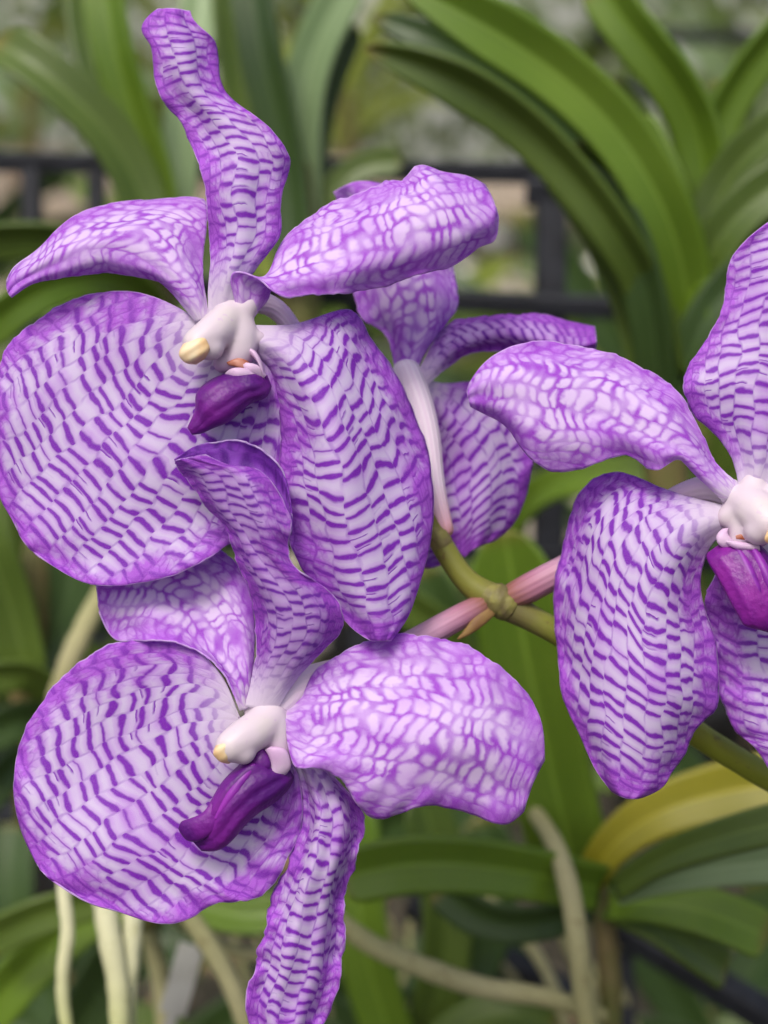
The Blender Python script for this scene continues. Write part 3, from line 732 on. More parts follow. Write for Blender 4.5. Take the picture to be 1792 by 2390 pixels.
c = centre(f, [
    [(1745,1180,2,50), (1770,1200,36,50), (1792,1222,60,46)], [(1792,1222,60,44), (1770,1238,54,36)],
    [(1745,1180,0,48), (1756,1140,-16,36), (1762,1100,-18,20)], [(1742,1180,0,46), (1704,1154,-16,28), (1672,1124,-16,14)],
    [(1740,1190,0,42), (1696,1208,-6,27)], [(1745,1208,2,44), (1732,1242,10,34), (1722,1268,12,26)], [(1760,1190,0,44), (1800,1160,2,30)], [(1755,1210,-6,40), (1768,1250,-14,30)]])
lobe('anther_cap', c, [(1790,1240, 1800,1222, 108, 4), (1784,1254, 1816,1220, 110, 10), (1790,1268, 1830,1228, 106, 12), (1806,1276, 1832,1246, 98, 10), (1820,1276, 1832,1262, 92, 4)], 'anther')
l = lobe('lip', f, [(1650,1290, 1690,1262, 2, 6), (1648,1302, 1745,1262, 14, 26), (1668,1340, 1792,1290, 28, 40), (1692,1382, 1818,1332, 42, 44), (1712,1420, 1832,1380, 52, 40),
    (1728,1448, 1835,1425, 58, 30), (1745,1464, 1828,1462, 60, 18), (1770,1470, 1812,1482, 60, 8)], 'lip_bright', groove=0.16, gk=4)
tube('keel', l, [(1722,1282,40), (1745,1330,66), (1765,1380,80), (1778,1430,76)], [8, 14, 13, 6], 'keel')
tube('keel', l, [(1758,1282,46), (1780,1325,70), (1798,1370,82), (1808,1420,76)], [8, 14, 13, 6], 'keel')
lobe('side_lobe', l, [(1686,1234, 1700,1232, 24, 3), (1674,1246, 1698,1244, 28, 7), (1672,1262, 1704,1254, 30, 9), (1684,1276, 1712,1264, 28, 8), (1704,1282, 1716,1272, 24, 3)], 'lobe')
lobe('callus', l, [(1690,1262, 1696,1270, 34, 3), (1708,1262, 1714,1280, 44, 8), (1738,1266, 1742,1284, 50, 9), (1772,1272, 1774,1286, 46, 6)], 'lobe')
lobe('throat_spot', l, [(1716,1250, 1718,1258, 36, 2), (1732,1246, 1736,1260, 42, 3), (1754,1248, 1756,1264, 44, 3), (1772,1254, 1774,1264, 38, 2)], 'throat')
tube('pedicel', f, [(1735,1165,-30), (1660,1140,-70), (1590,1160,-115), (1480,1225,-165), (1340,1315,-205), (1262,1358,-216), (1204,1388,-226), (1168,1404,-242)], [36, 32, 30, 28, 31, 34, 33, 26], 'pedicel_pink', ribs=6, ribamp=0.04)

# ---- flower behind, seen from the back
f = flower(952, 890, -300, 'smaller lilac orchid flower seen from behind between the other blooms')
petal('sepal', f, [
    (925,890, 948,892, 974,888), (915,830, 945,832, 985,835), (890,772, 950,772, 1032,768), (850,750, 948,722, 1064,720),
    (826,685, 940,662, 1064,655), (808,620, 925,602, 1050,600), (800,560, 905,537, 1020,540), (793,490, 880,470, 960,480),
    (778,448, 832,424, 892,430)],
    [0, -20, -30, -40, -40, -40], [0, 15, 20, 20, 10, 0], [0, -20, -30, -40, -40, -40], 'reverse', 17, ruffle=(12, 2.7, 0.6), colmm=4.4, dz=-330)
petal('petal', f, [
    (965,885, 978,893, 995,902), (1000,820, 1020,840, 1045,857), (1030,772, 1060,802, 1095,827), (1060,750, 1110,782, 1140,820),
    (1120,740, 1165,772, 1190,827), (1200,735, 1230,777, 1250,837), (1270,735, 1300,787, 1310,842), (1340,753, 1355,797, 1350,837),
    (1388,763, 1392,792, 1390,815)],
    [0, -30, -50, -60, -60, -50], [0, 10, 15, 15, 0, -10], [0, -20, -30, -40, -40, -30], 'rolled', 18, ruffle=(15, 2.7, 0.2), colmm=4.0, dz=-320)
petal('sepal', f, [
    (988,885, 975,895, 960,902), (1050,895, 1020,940, 985,960), (1130,890, 1065,990, 990,1030), (1200,920, 1100,1040, 995,1100),
    (1238,990, 1120,1090, 1005,1170), (1244,1070, 1128,1145, 1020,1225), (1229,1147, 1130,1195, 1040,1265), (1195,1226, 1125,1242, 1062,1290),
    (1150,1264, 1113,1278, 1085,1300)],
    [0, -30, -50, -50, -40, -30], [0, 10, 25, 30, 25, 10], [0, -20, -30, -30, -20, -20], 'front_fine', 19, ruffle=(10, 3.0, 0.6), colmm=5.2, dz=-350)
petal('sepal', f, [
    (966,902, 955,902, 940,897), (985,990, 930,990, 880,970), (1010,1100, 925,1100, 850,1080), (1030,1210, 940,1210, 860,1200),
    (1037,1290, 970,1302, 900,1290), (1030,1318, 1005,1326, 975,1322)],
    [0, -20, -30, -30], [0, 10, 20, 10], [0, -30, -40, -30], 'rolled', 20, ruffle=(10, 3.0, 0.1), colmm=5.0, dz=-400)
tube('pedicel', f, [(948,872,-310), (972,935,-285), (995,1020,-270), (1010,1120,-258), (1038,1236,-250)], [34, 36, 32, 27, 20], 'pedicel_white', ribs=7, ribamp=0.06)

# ---- the spike that carries them
stem = empty('flower_spike', WZ(1180, 1410, -235).tolist(), 'olive green orchid flower spike running diagonally behind the blooms', 'flower spike')
tube('stalk', stem, [(985,1195,-245), (1020,1252,-245), (1060,1318,-242), (1108,1372,-240), (1160,1400,-238), (1220,1432,-240), (1310,1482,-245), (1450,1580,-260), (1640,1722,-290), (1800,1818,-330), (2000,1930,-400)],
     [23, 26, 27, 29, 39, 31, 29, 30, 30, 31, 32], 'stem', nring=24, wob=0.03, seed=3)
tube('node', stem, [(1122,1378,-238), (1142,1392,-233), (1164,1402,-230), (1188,1416,-234), (1202,1424,-240)], [24, 36, 41, 37, 24], 'node', nring=22, wob=0.05, seed=4)
tube('node', stem, [(1012,1240,-243), (1026,1260,-240), (1040,1284,-242)], [22, 29, 22], 'node', nring=20, wob=0.05, seed=5)

# ------------------------------------------------------------------ ground and far setting
def ground_mat():
    N = NT('dark_nursery_soil')
    v = N.obj()
    a = N.noise(v, 3.0, 5.0, 0.6); b = N.noise(v, 45.0, 4.0, 0.6); d = N.noise(v, 9.0, 3.0)
    col = N.mix(N.sstep(a, 0.35, 0.7), (0.024, 0.023, 0.016), (0.070, 0.058, 0.038))  # soil kept dark, putting the shade under dense leaves into its colour
    col = N.mix(N.math('MULTIPLY', N.sstep(b, 0.52, 0.68), 0.6), col, (0.22, 0.18, 0.13))
    col = N.mix(N.math('MULTIPLY', N.sstep(d, 0.55, 0.7), 0.55), col, (0.07, 0.10, 0.03))
    return N.finish(col, rough=0.95, spec=0.2, normal=N.bump(N.math('ADD', a, b), 0.6, 0.02))
M['ground'] = ground_mat()
def ground_mesh():
    n = 60
    xs = np.sign(np.linspace(-1, 1, n)) * np.abs(np.linspace(-1, 1, n)) ** 3 * 120
    X, Y = np.meshgrid(xs, xs, indexing='ij')
    Z = 0.012 * np.sin(X * 2.1) * np.cos(Y * 1.7) * (np.abs(X) < 8) * (np.abs(Y) < 8)
    return grid_mesh('ground', np.stack([X, Y, Z], -1))
tag(link('ground', ground_mesh(), M['ground']), 'dark brown nursery soil behind the orchids', kind='structure')

M['path'] = simple('tan_sandy_path', (0.36, 0.31, 0.23), (0.54, 0.48, 0.39), 5, rough=0.95, bump=0.4, bscale=30)  # tan sheet added to keep the far ground bright
pm = grid_mesh('path', np.array([[(x, y + 0.08 * math.sin(x * 1.7), 0.022 + 0.006 * math.sin(x * 3.1 + y)) for y in np.linspace(2.0, 4.4, 14)] for x in np.linspace(-8, 8, 50)]))
tag(link('path', pm, M['path']), 'tan sandy path added behind the plants', kind='structure')
rng = random.Random(5)
def scatter_mesh(name, n, xr, yr, rr, mat, label, seed, flat=0.6):
    """many small lumps on the soil, one mesh"""
    r = random.Random(seed)
    base = [(0, 0, 1), (.9, 0, .3), (.28, .86, .3), (-.73, .53, .3), (-.73, -.53, .3), (.28, -.86, .3), (0, 0, -.5)]
    faces = [(0, 1, 2), (0, 2, 3), (0, 3, 4), (0, 4, 5), (0, 5, 1), (6, 2, 1), (6, 3, 2), (6, 4, 3), (6, 5, 4), (6, 1, 5)]
    V, F = [], []
    for i in range(n):
        y = r.uniform(*yr); x = r.uniform(*xr) * (0.4 + y / yr[1]); s = r.uniform(*rr); a = r.uniform(0, 6.28); k = len(V)
        for bx, by, bz in base:
            sx, sy = s * r.uniform(.8, 1.2), s * r.uniform(.7, 1.1)
            V.append((x + (bx * math.cos(a) - by * math.sin(a)) * sx, y + (bx * math.sin(a) + by * math.cos(a)) * sy, 0.01 + bz * s * flat))
        F += [tuple(q + k for q in f_) for f_ in faces]
    me = bpy.data.meshes.new(name); me.from_pydata(V, [], F); me.update()
    return tag(link(name, me, mat), label, kind='stuff')
scatter_mesh('gravel', 2200, (-1.6, 1.6), (1.55, 4.8), (0.008, 0.032), M['stone'], 'pale gravel scattered on the soil', 3)
M['litter'] = simple('dry_leaf_litter', (0.15, 0.095, 0.05), (0.28, 0.20, 0.11), 8, rough=0.9)
M['litter_green'] = simple('low_green_weeds', (0.10, 0.17, 0.03), (0.24, 0.30, 0.07), 6, rough=0.7, trans=0.2)
scatter_mesh('leaf_litter', 1500, (-1.6, 1.6), (0.7, 5.0), (0.006, 0.028), M['litter'], 'dry brown leaf litter on the soil', 4, flat=0.25)

def leaf_cloud(name, n, xr, yr, zr, size, mat, label, seed, zpow=1.0):
    """thousands of small leaves, one mesh"""
    r = np.random.RandomState(seed)
    c = np.stack([r.uniform(*xr, n), r.uniform(*yr, n), zr[0] + (zr[1] - zr[0]) * r.rand(n) ** zpow], -1)
    d = r.normal(size=(n, 3)); d /= np.linalg.norm(d, axis=1, keepdims=True)
    q = r.normal(size=(n, 3)); q -= d * (q * d).sum(1, keepdims=True); q /= np.linalg.norm(q, axis=1, keepdims=True)
    s = r.uniform(0.6, 1.3, (n, 1)) * size
    P = np.stack([c - d * s, c + q * s * .38, c + d * s, c - q * s * .38], 1)
    me = bpy.data.meshes.new(name)
    me.from_pydata(P.reshape(-1, 3).tolist(), [], np.arange(4 * n).reshape(n, 4).tolist()); me.update()
    return tag(link(name, me, mat), label, kind='stuff')
M['hedge'] = simple('far_foliage', (0.13, 0.17, 0.07), (0.28, 0.34, 0.17), 1.3, rough=0.55, trans=0.25)
leaf_cloud('foliage', 9000, (-5.5, 5.5), (4.8, 6.4), (0.0, 2.4), 0.085, M['hedge'], 'soft grey green foliage far behind the racks', 8)
leaf_cloud('weeds', 5000, (-2.2, 2.2), (1.7, 4.6), (0.0, 0.10), 0.035, M['litter_green'], 'low green weeds growing on the soil', 9, zpow=2.0)

# pale wall added far behind for the bright sky and shade-house patches
M['wall'] = simple('pale_wall_grey', (0.60, 0.63, 0.58), (0.80, 0.82, 0.78), 0.7, rough=0.9, bump=0.3, bscale=8, stretch=(3, 1, 0.5))
wall = bar_box('pale_backdrop_wall', None, (-14, 7.2, 1.3), (14, 7.2, 1.3), 0.2, 'wall', th2=2.6)
tag(wall, 'pale grey wall added far behind the foliage for the bright patches', 'wall', kind='thing')

# ------------------------------------------------------------------ black metal racks
def rack(label, d_rails, th=None):
    """list of (name, px0,py0,d0, px1,py1,d1, thickness px)"""
    a0 = d_rails[0]
    root = empty('metal_rack', W(a0[1], a0[2], a0[3]).tolist(), label, 'plant rack', 'black metal plant racks')
    for nm, x0, y0, d0, x1, y1, d1, t in d_rails:
        bar_box(nm, root, W(x0, y0, d0), W(x1, y1, d1), t * (d0 + d1) / 2 / FPX, 'black')
    return root
rack('black square-tube rack crossing behind the upper blooms', [
    ('rail', -260, 372, .73, 2100, 424, .69, 46), ('rail', 380, 668, .715, 2100, 752, .67, 48),
    ('bracket', 1225, 448, .7035, 1345, 451, .7015, 62), ('post', 1285, 438, .705, 1278, 1500, .705, 70), ('post', 75, 398, .724, 85, 1500, .724, 44), ('post', 225, 401, .7215, 232, 1500, .7215, 40), ('post', 830, 424, .711, 842, 1600, .711, 50),
    ('rail', 380, 1260, .725, 2100, 1330, .68, 36)])
rack('black angled rack beneath the yellow leaf at lower right', [
    ('rail', 1380, 2120, .66, 2000, 2500, .58, 66), ('rail', 960, 2110, .72, 1330, 2330, .68, 60),
    ('post', 1440, 2215, .655, 1450, 2700, .64, 70), ('post', 1240, 2290, .69, 1235, 2700, .68, 55)])
rack('dark grey rack rail far off at upper right', [
    ('rail', 1380, 82, 1.9, 2300, 92, 1.9, 34), ('post', 1500, 95, 1.9, 1500, 420, 1.9, 30)])
rack('black low rack behind the roots at lower left', [
    ('rail', -300, 1890, .95, 900, 1950, .95, 44), ('post', 40, 1920, .95, 44, 2600, .95, 48), ('post', 620, 1950, .95, 620, 2650, .95, 44)])

# ------------------------------------------------------------------ strap-leaved orchid plants behind the flowers
def plant(px, py, d, label):
    return empty('strap_leaf_orchid', W(px, py, d).tolist(), label, 'orchid plant', 'strap-leaved orchid plants behind the blooms')

# upper right fan
p = plant(1555, 1180, .56, 'bright green strap-leaved orchid fan at upper right, leaves arching left')
tube('stem', p, [(1570,1500,.575), (1556,1180,.565), (1548,900,.56), (1560,680,.56), (1610,520,.56)], [44, 50, 56, 52, 36], 'trunk', space='d')
leaf('leaf', p, [(1560,880,.545), (1520,700,.535), (1450,560,.525), (1350,425,.52), (1230,300,.515), (1095,205,.51), (965,145,.51), (850,112,.515)], 112, 'leaf', fold=0.5, roll=0.35, basew=0.85, blunt=.22)
leaf('leaf', p, [(1580,880,.56), (1548,660,.555), (1480,500,.55), (1370,360,.545), (1240,240,.54), (1100,145,.535), (960,75,.535), (870,40,.54)], 104, 'leaf_dark', fold=0.4, roll=-0.3, basew=0.85, blunt=.22)  # dark leaf added to put shade between the arching leaves
leaf('leaf', p, [(1600,860,.55), (1592,630,.535), (1530,455,.525), (1425,295,.52), (1285,165,.515), (1115,55,.51), (930,-45,.51)], 138, 'leaf_bright', fold=0.5, roll=-0.15, basew=0.85, blunt=.2)
leaf('leaf', p, [(1590,760,.555), (1640,520,.55), (1632,320,.545), (1560,175,.54), (1470,60,.54), (1385,-60,.545)], 118, 'leaf_bright', fold=0.35, roll=0.35, basew=0.9)
leaf('leaf', p, [(1560,880,.56), (1585,640,.56), (1560,470,.555), (1490,330,.555), (1400,200,.56)], 128, 'leaf', fold=0.4, roll=0.2, basew=0.95)
leaf('leaf', p, [(1600,900,.555), (1660,700,.56), (1690,480,.565), (1700,330,.57), (1690,180,.575)], 118, 'leaf', fold=0.4, roll=-0.2, basew=0.95)
leaf('leaf', p, [(1600,760,.56), (1640,560,.56), (1665,330,.56), (1730,190,.555), (1830,70,.55), (1960,-20,.55)], 100, 'leaf_bright', fold=0.35, roll=-0.4, basew=0.8)
leaf('leaf', p, [(1590,860,.55), (1625,600,.545), (1700,420,.54), (1820,300,.53), (1980,230,.53)], 105, 'leaf', fold=0.4, roll=0.3, basew=0.9)
leaf('leaf', p, [(1585,920,.545), (1620,690,.54), (1710,520,.53), (1840,420,.525), (2000,370,.52)], 110, 'leaf', fold=0.4, roll=0.2, basew=0.9)
leaf('leaf', p, [(1575,960,.545), (1640,760,.535), (1740,640,.53), (1860,570,.52)], 100, 'leaf_dark', fold=0.4, roll=0.1, basew=0.9)
leaf('leaf', p, [(1545,985,.55), (1535,840,.54), (1500,640,.53), (1420,470,.53), (1330,400,.535)], 110, 'leaf_dark', fold=0.4, roll=0.5, basew=0.9)

leaf('leaf', p, [(1552,960,.552), (1525,780,.548), (1475,620,.545), (1400,470,.54), (1310,350,.54)], 150, 'leaf', fold=0.45, roll=0.2, basew=0.9)
leaf('leaf', p, [(1568,960,.548), (1580,740,.542), (1560,570,.54), (1515,420,.54), (1450,290,.545)], 160, 'leaf_bright', fold=0.45, roll=0.1, basew=0.9)
leaf('leaf', p, [(1590,960,.55), (1640,740,.545), (1700,580,.54), (1790,460,.535), (1900,380,.53)], 150, 'leaf', fold=0.45, roll=0.1, basew=0.9)

# upper left fan
p = plant(350, 700, .62, 'dark green strap-leaved orchid rising behind the tall upright sepal at upper left')
tube('stem', p, [(372,1000,.63), (365,760,.62), (350,560,.62), (340,420,.62)], [46, 52, 54, 40], 'trunk', space='d')
leaf('leaf', p, [(370,640,.60), (330,470,.60), (262,330,.595), (165,225,.59), (60,140,.59), (-10,100,.595)], 118, 'leaf', fold=0.4, roll=-0.35, basew=0.95, blunt=.08)
leaf('leaf', p, [(385,640,.615), (370,440,.61), (318,270,.605), (272,120,.60), (245,-40,.60)], 104, 'leaf_bright', fold=0.45, roll=0.4, basew=0.9)
leaf('leaf', p, [(375,640,.625), (330,420,.63), (250,230,.63), (205,90,.635), (190,-40,.64)], 90, 'leaf', fold=0.3, roll=-0.2, basew=0.9)
leaf('leaf', p, [(400,620,.64), (420,400,.64), (440,200,.64), (462,60,.645), (480,-60,.65)], 92, 'leaf_pale', fold=0.3, roll=0.2, basew=0.9)
leaf('leaf', p, [(340,720,.60), (240,600,.58), (120,560,.57), (-40,565,.57)], 96, 'leaf', fold=0.3, roll=0.5, basew=0.8)
leaf('leaf', p, [(380,760,.62), (230,650,.55), (80,690,.53), (-60,800,.53)], 88, 'leaf_bright', fold=0.3, roll=0.2, basew=0.8)

# upper centre fan
p = plant(690, 640, .66, 'tall dark strap-leaved orchid between the upright sepal and the tilted petal')
tube('stem', p, [(705,980,.67), (700,700,.66), (695,520,.66), (690,400,.66)], [44, 48, 46, 34], 'trunk', space='d')
leaf('leaf', p, [(690,640,.64), (672,430,.64), (645,270,.635), (612,120,.63), (585,-50,.63)], 104, 'leaf_dark', fold=0.4, roll=0.3, basew=0.95)
leaf('leaf', p, [(680,640,.645), (640,450,.645), (585,300,.645), (545,130,.645), (530,-50,.645)], 84, 'leaf', fold=0.3, roll=-0.3, basew=0.95)
leaf('leaf', p, [(705,600,.665), (700,380,.665), (712,200,.66), (760,60,.655), (830,-60,.65)], 104, 'leaf_pale', fold=0.3, roll=0.2, basew=0.9)
leaf('leaf', p, [(712,620,.67), (722,440,.67), (735,300,.67), (775,160,.665), (822,50,.66)], 78, 'leaf_dark', fold=0.35, roll=-0.3, basew=0.9)
leaf('leaf', p, [(712,640,.67), (760,480,.67), (850,390,.67), (940,380,.67)], 70, 'leaf', fold=0.3, roll=0.3, basew=0.9)

# lower right plant
p = plant(1415, 2120, .50, 'strap-leaved orchid with one yellow leaf at lower right')
tube('stem', p, [(1440,2600,.52), (1428,2400,.515), (1422,2260,.515), (1412,2160,.515), (1402,2085,.515)], [24, 24, 27, 28, 20], 'trunk', space='d', wob=.08, seed=2)
leaf('leaf', p, [(1366,2070,.515), (1420,1985,.512), (1505,1915,.508), (1640,1862,.505), (1800,1832,.50), (1980,1820,.50)], 150, 'leaf_yellow', fold=0.30, roll=0.12, basew=0.45, label='leaf turned yellow')
leaf('leaf', p, [(1395,2070,.505), (1250,2040,.49), (1090,2018,.485), (930,2020,.485), (790,2050,.49)], 132, 'leaf_bright', fold=0.30, roll=0.2, basew=0.85)  # brighter green makes up for weak light on this camera-facing leaf
leaf('leaf', p, [(1360,2100,.53), (1300,1850,.525), (1255,1650,.52), (1215,1450,.515), (1178,1232,.51)], 205, 'leaf_bright', fold=0.30, roll=0.25, basew=0.9, blunt=.12)
leaf('leaf', p, [(1440,2075,.485), (1540,2010,.47), (1680,1958,.455), (1860,1912,.445), (2050,1880,.44)], 96, 'leaf', fold=0.3, roll=0.25, basew=0.6)
leaf('leaf', p, [(1440,2090,.49), (1560,2048,.478), (1700,2022,.47), (1880,2005,.465)], 92, 'leaf_pale', fold=0.25, roll=-0.1, basew=0.5)
leaf('leaf', p, [(1425,2110,.505), (1540,2110,.495), (1660,2135,.49), (1790,2190,.49)], 118, 'leaf_bright', fold=0.30, roll=0.3, basew=0.7)
leaf('leaf', p, [(1420,2120,.51), (1520,2160,.50), (1610,2215,.50), (1690,2270,.505)], 100, 'leaf', fold=0.35, roll=0.5, basew=0.7)
leaf('leaf', p, [(1380,2110,.53), (1260,2150,.52), (1130,2140,.52), (1020,2060,.525)], 100, 'leaf_dark', fold=0.35, roll=0.5, basew=0.7)
tube('root', p, [(1180,1820,.57), (1268,1925,.515), (1322,2050,.485), (1345,2170,.478), (1358,2300,.478), (1385,2450,.48)], [14, 20, 25, 26, 26, 24], 'root', space='d', wob=.05, seed=5)
tube('root', p, [(760,2120,.51), (850,2195,.505), (980,2255,.50), (1130,2305,.50), (1260,2325,.498), (1400,2370,.50)], [20, 25, 26, 25, 23, 20], 'root', space='d', wob=.04, seed=6)
tube('root', p, [(1120,2080,.58), (1200,2160,.575), (1290,2300,.57), (1330,2440,.57)], [12, 15, 15, 13], 'root', space='d', wob=.06, seed=7)

# plant low in the middle
p = plant(960, 2460, .60, 'green strap leaves low down between the hanging sepal and the curved root')
tube('stem', p, [(960,2800,.62), (955,2600,.61), (950,2440,.60)], [40, 46, 36], 'trunk', space='d')
leaf('leaf', p, [(955,2560,.59), (900,2380,.585), (850,2200,.58), (835,2030,.58), (820,1870,.585)], 130, 'leaf_bright', fold=0.35, roll=0.3, basew=0.9)
leaf('leaf', p, [(960,2560,.60), (1010,2350,.595), (1040,2180,.59), (1020,2000,.59), (980,1850,.59)], 120, 'leaf', fold=0.35, roll=-0.3, basew=0.9)
leaf('leaf', p, [(970,2540,.59), (1060,2420,.58), (1180,2370,.575), (1300,2400,.575)], 120, 'leaf', fold=0.35, roll=0.5, basew=0.8)
leaf('leaf', p, [(960,2520,.62), (1090,2300,.63), (1150,2100,.63), (1120,1900,.635)], 120, 'leaf_dark', fold=0.3, roll=0.2, basew=0.8)
leaf('leaf', p, [(950,2560,.61), (820,2420,.61), (720,2350,.61), (600,2330,.61)], 110, 'leaf_dark', fold=0.3, roll=0.2, basew=0.8)

# plant behind the lower left flower, its roots hanging
p = plant(330, 1960, .52, 'orchid plant at lower left with thick pale hanging roots')
tube('stem', p, [(340,2130,.53), (335,1960,.52), (325,1780,.52)], [44, 50, 46], 'trunk', space='d')
tube('root', p, [(160,1980,.47), (150,2090,.465), (158,2170,.463), (150,2240,.462), (146,2310,.462), (160,2420,.463)], [17, 17, 16, 17, 15, 15], 'root_pale', space='d', wob=.06, seed=8)
tube('root', p, [(240,2060,.475), (255,2180,.47), (275,2290,.468), (280,2420,.468)], [27, 28, 26, 25], 'root_pale', space='d', wob=.05, seed=9)
tube('root', p, [(312,2080,.478), (308,2200,.474), (300,2310,.472), (298,2440,.472)], [24, 23, 20, 18], 'root_pale', space='d', wob=.06, seed=10)
tube('root', p, [(400,2080,.50), (470,2180,.50), (525,2270,.50), (575,2400,.50), (590,2480,.50)], [22, 24, 23, 22, 20], 'root', space='d', wob=.05, seed=11)
tube('root', p, [(330,2100,.54), (360,2220,.545), (380,2330,.55), (385,2480,.55)], [20, 22, 22, 20], 'root', space='d', wob=.05, seed=12)
tube('root', p, [(420,2150,.55), (520,2210,.55), (620,2230,.55), (720,2240,.55)], [16, 18, 18, 16], 'root', space='d', wob=.05, seed=13)
tube('root', p, [(240,1380,.56), (205,1450,.55), (165,1540,.545), (130,1640,.545)], [22, 26, 27, 24], 'root', space='d', wob=.05, seed=14)
leaf('leaf', p, [(330,2060,.54), (220,2100,.535), (110,2130,.53), (-40,2200,.53)], 96, 'leaf', fold=0.3, roll=0.4, basew=0.8)
leaf('leaf', p, [(330,2080,.56), (180,2160,.555), (60,2260,.55), (-60,2400,.55)], 120, 'leaf_bright', fold=0.35, roll=0.3, basew=0.8)
leaf('leaf', p, [(340,2100,.58), (250,2280,.58), (190,2400,.58), (150,2520,.58)], 150, 'leaf_dark', fold=0.3, roll=0.3, basew=0.8)
leaf('leaf', p, [(340,2040,.545), (480,2120,.54), (600,2140,.54), (700,2120,.54)], 92, 'leaf_bright', fold=0.3, roll=0.3, basew=0.8)

# plant at the left edge
p = plant(60, 1560, .60, 'dark green strap-leaved orchid at the left edge between the two round sepals')
tube('stem', p, [(75,1900,.62), (70,1620,.61), (75,1440,.60), (90,1280,.60)], [40, 46, 46, 34], 'trunk', space='d')
leaf('leaf', p, [(60,1560,.58), (20,1400,.575), (-20,1280,.57), (-40,1150,.57)], 120, 'leaf', fold=0.35, roll=0.2, basew=0.9)
leaf('leaf', p, [(90,1560,.60), (150,1420,.60), (170,1300,.60), (150,1180,.60)], 120, 'leaf_dark', fold=0.35, roll=0.2, basew=0.9)
leaf('leaf', p, [(120,1620,.58), (60,1575,.57), (-20,1580,.565), (-120,1610,.565)], 84, 'leaf', fold=0.3, roll=0.5, basew=0.9)
leaf('leaf', p, [(120,1680,.59), (50,1680,.58), (-40,1720,.575), (-140,1790,.575)], 100, 'leaf_dark', fold=0.3, roll=0.4, basew=0.9)
leaf('leaf', p, [(90,1500,.62), (190,1450,.62), (280,1400,.62), (360,1300,.62)], 110, 'leaf_dark', fold=0.3, roll=0.4, basew=0.9)
leaf('leaf', p, [(60,1760,.60), (-10,1830,.59), (-90,1920,.585)], 90, 'leaf_dark', fold=0.3, roll=0.4, basew=0.9)

# plant in the middle distance behind the spike
p = plant(1180, 1250, .70, 'strap-leaved orchid behind the spike, one leaf crossing under the right petal')
tube('stem', p, [(1150,1900,.74), (1160,1600,.73), (1180,1300,.72), (1190,1180,.72)], [46, 50, 50, 40], 'trunk', space='d')
leaf('leaf', p, [(1180,1240,.66), (1300,1130,.62), (1450,1112,.60), (1600,1130,.59), (1760,1190,.59)], 92, 'leaf_bright', fold=0.3, roll=0.4, basew=0.8)
leaf('leaf', p, [(1150,1640,.66), (1060,1500,.65), (960,1420,.645), (820,1370,.645)], 96, 'leaf', fold=0.3, roll=0.4, basew=0.8)
leaf('leaf', p, [(1170,1650,.68), (1120,1520,.68), (1040,1440,.68), (980,1330,.68)], 120, 'leaf_dark', fold=0.3, roll=0.2, basew=0.8)
leaf('leaf', p, [(1180,1900,.66), (1270,1850,.65), (1340,1820,.645), (1440,1830,.645)], 60, 'leaf', fold=0.3, roll=0.4, basew=0.8)
leaf('leaf', p, [(1170,1820,.70), (1060,1880,.68), (940,1920,.68), (840,1990,.68)], 130, 'leaf_dark', fold=0.3, roll=0.4, basew=0.8)
leaf('leaf', p, [(1190,1500,.74), (1380,1300,.74), (1560,1240,.74), (1700,1300,.74)], 130, 'leaf_dark', fold=0.3, roll=0.4, basew=0.8)
leaf('leaf', p, [(1190,1700,.70), (1380,1640,.68), (1560,1780,.68), (1700,1960,.68)], 130, 'leaf_dark', fold=0.3, roll=0.2, basew=0.8)
leaf('leaf', p, [(1160,1760,.72), (1010,1660,.72), (860,1700,.72), (760,1820,.72)], 130, 'leaf_dark', fold=0.3, roll=0.3, basew=0.8)

# thin roots tangled low down, with dark leaves added for shade
p = plant(880, 2330, .66, 'tangle of thin brown roots under dark filler leaves low in the middle')
rr = random.Random(77)
tube('stem', p, [(900,2700,.70), (890,2400,.69), (880,2200,.68)], [30, 34, 24], 'trunk', space='d')
for k in range(16):
    x0 = rr.uniform(520, 1500); y0 = rr.uniform(2000, 2200); dd = rr.uniform(.58, .78); dx = rr.uniform(-220, 220)
    tube('root', p, [(x0, y0, dd), (x0 + dx * .3 + rr.uniform(-40, 40), y0 + 130, dd), (x0 + dx * .7 + rr.uniform(-40, 40), y0 + 270, dd + .01), (x0 + dx, y0 + 420, dd + .02)], [7, 9, 9, 7], 'root', nring=10, space='d', wob=.06, seed=200 + k)
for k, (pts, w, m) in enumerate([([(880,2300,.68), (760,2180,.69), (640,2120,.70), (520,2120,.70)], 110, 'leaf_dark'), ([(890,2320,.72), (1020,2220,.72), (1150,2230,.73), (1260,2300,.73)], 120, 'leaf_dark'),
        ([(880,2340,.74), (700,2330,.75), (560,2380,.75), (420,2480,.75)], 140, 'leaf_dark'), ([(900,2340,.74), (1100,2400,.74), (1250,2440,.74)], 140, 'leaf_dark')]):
    leaf('leaf', p, pts, w, m, fold=.3, roll=.3, basew=.8)

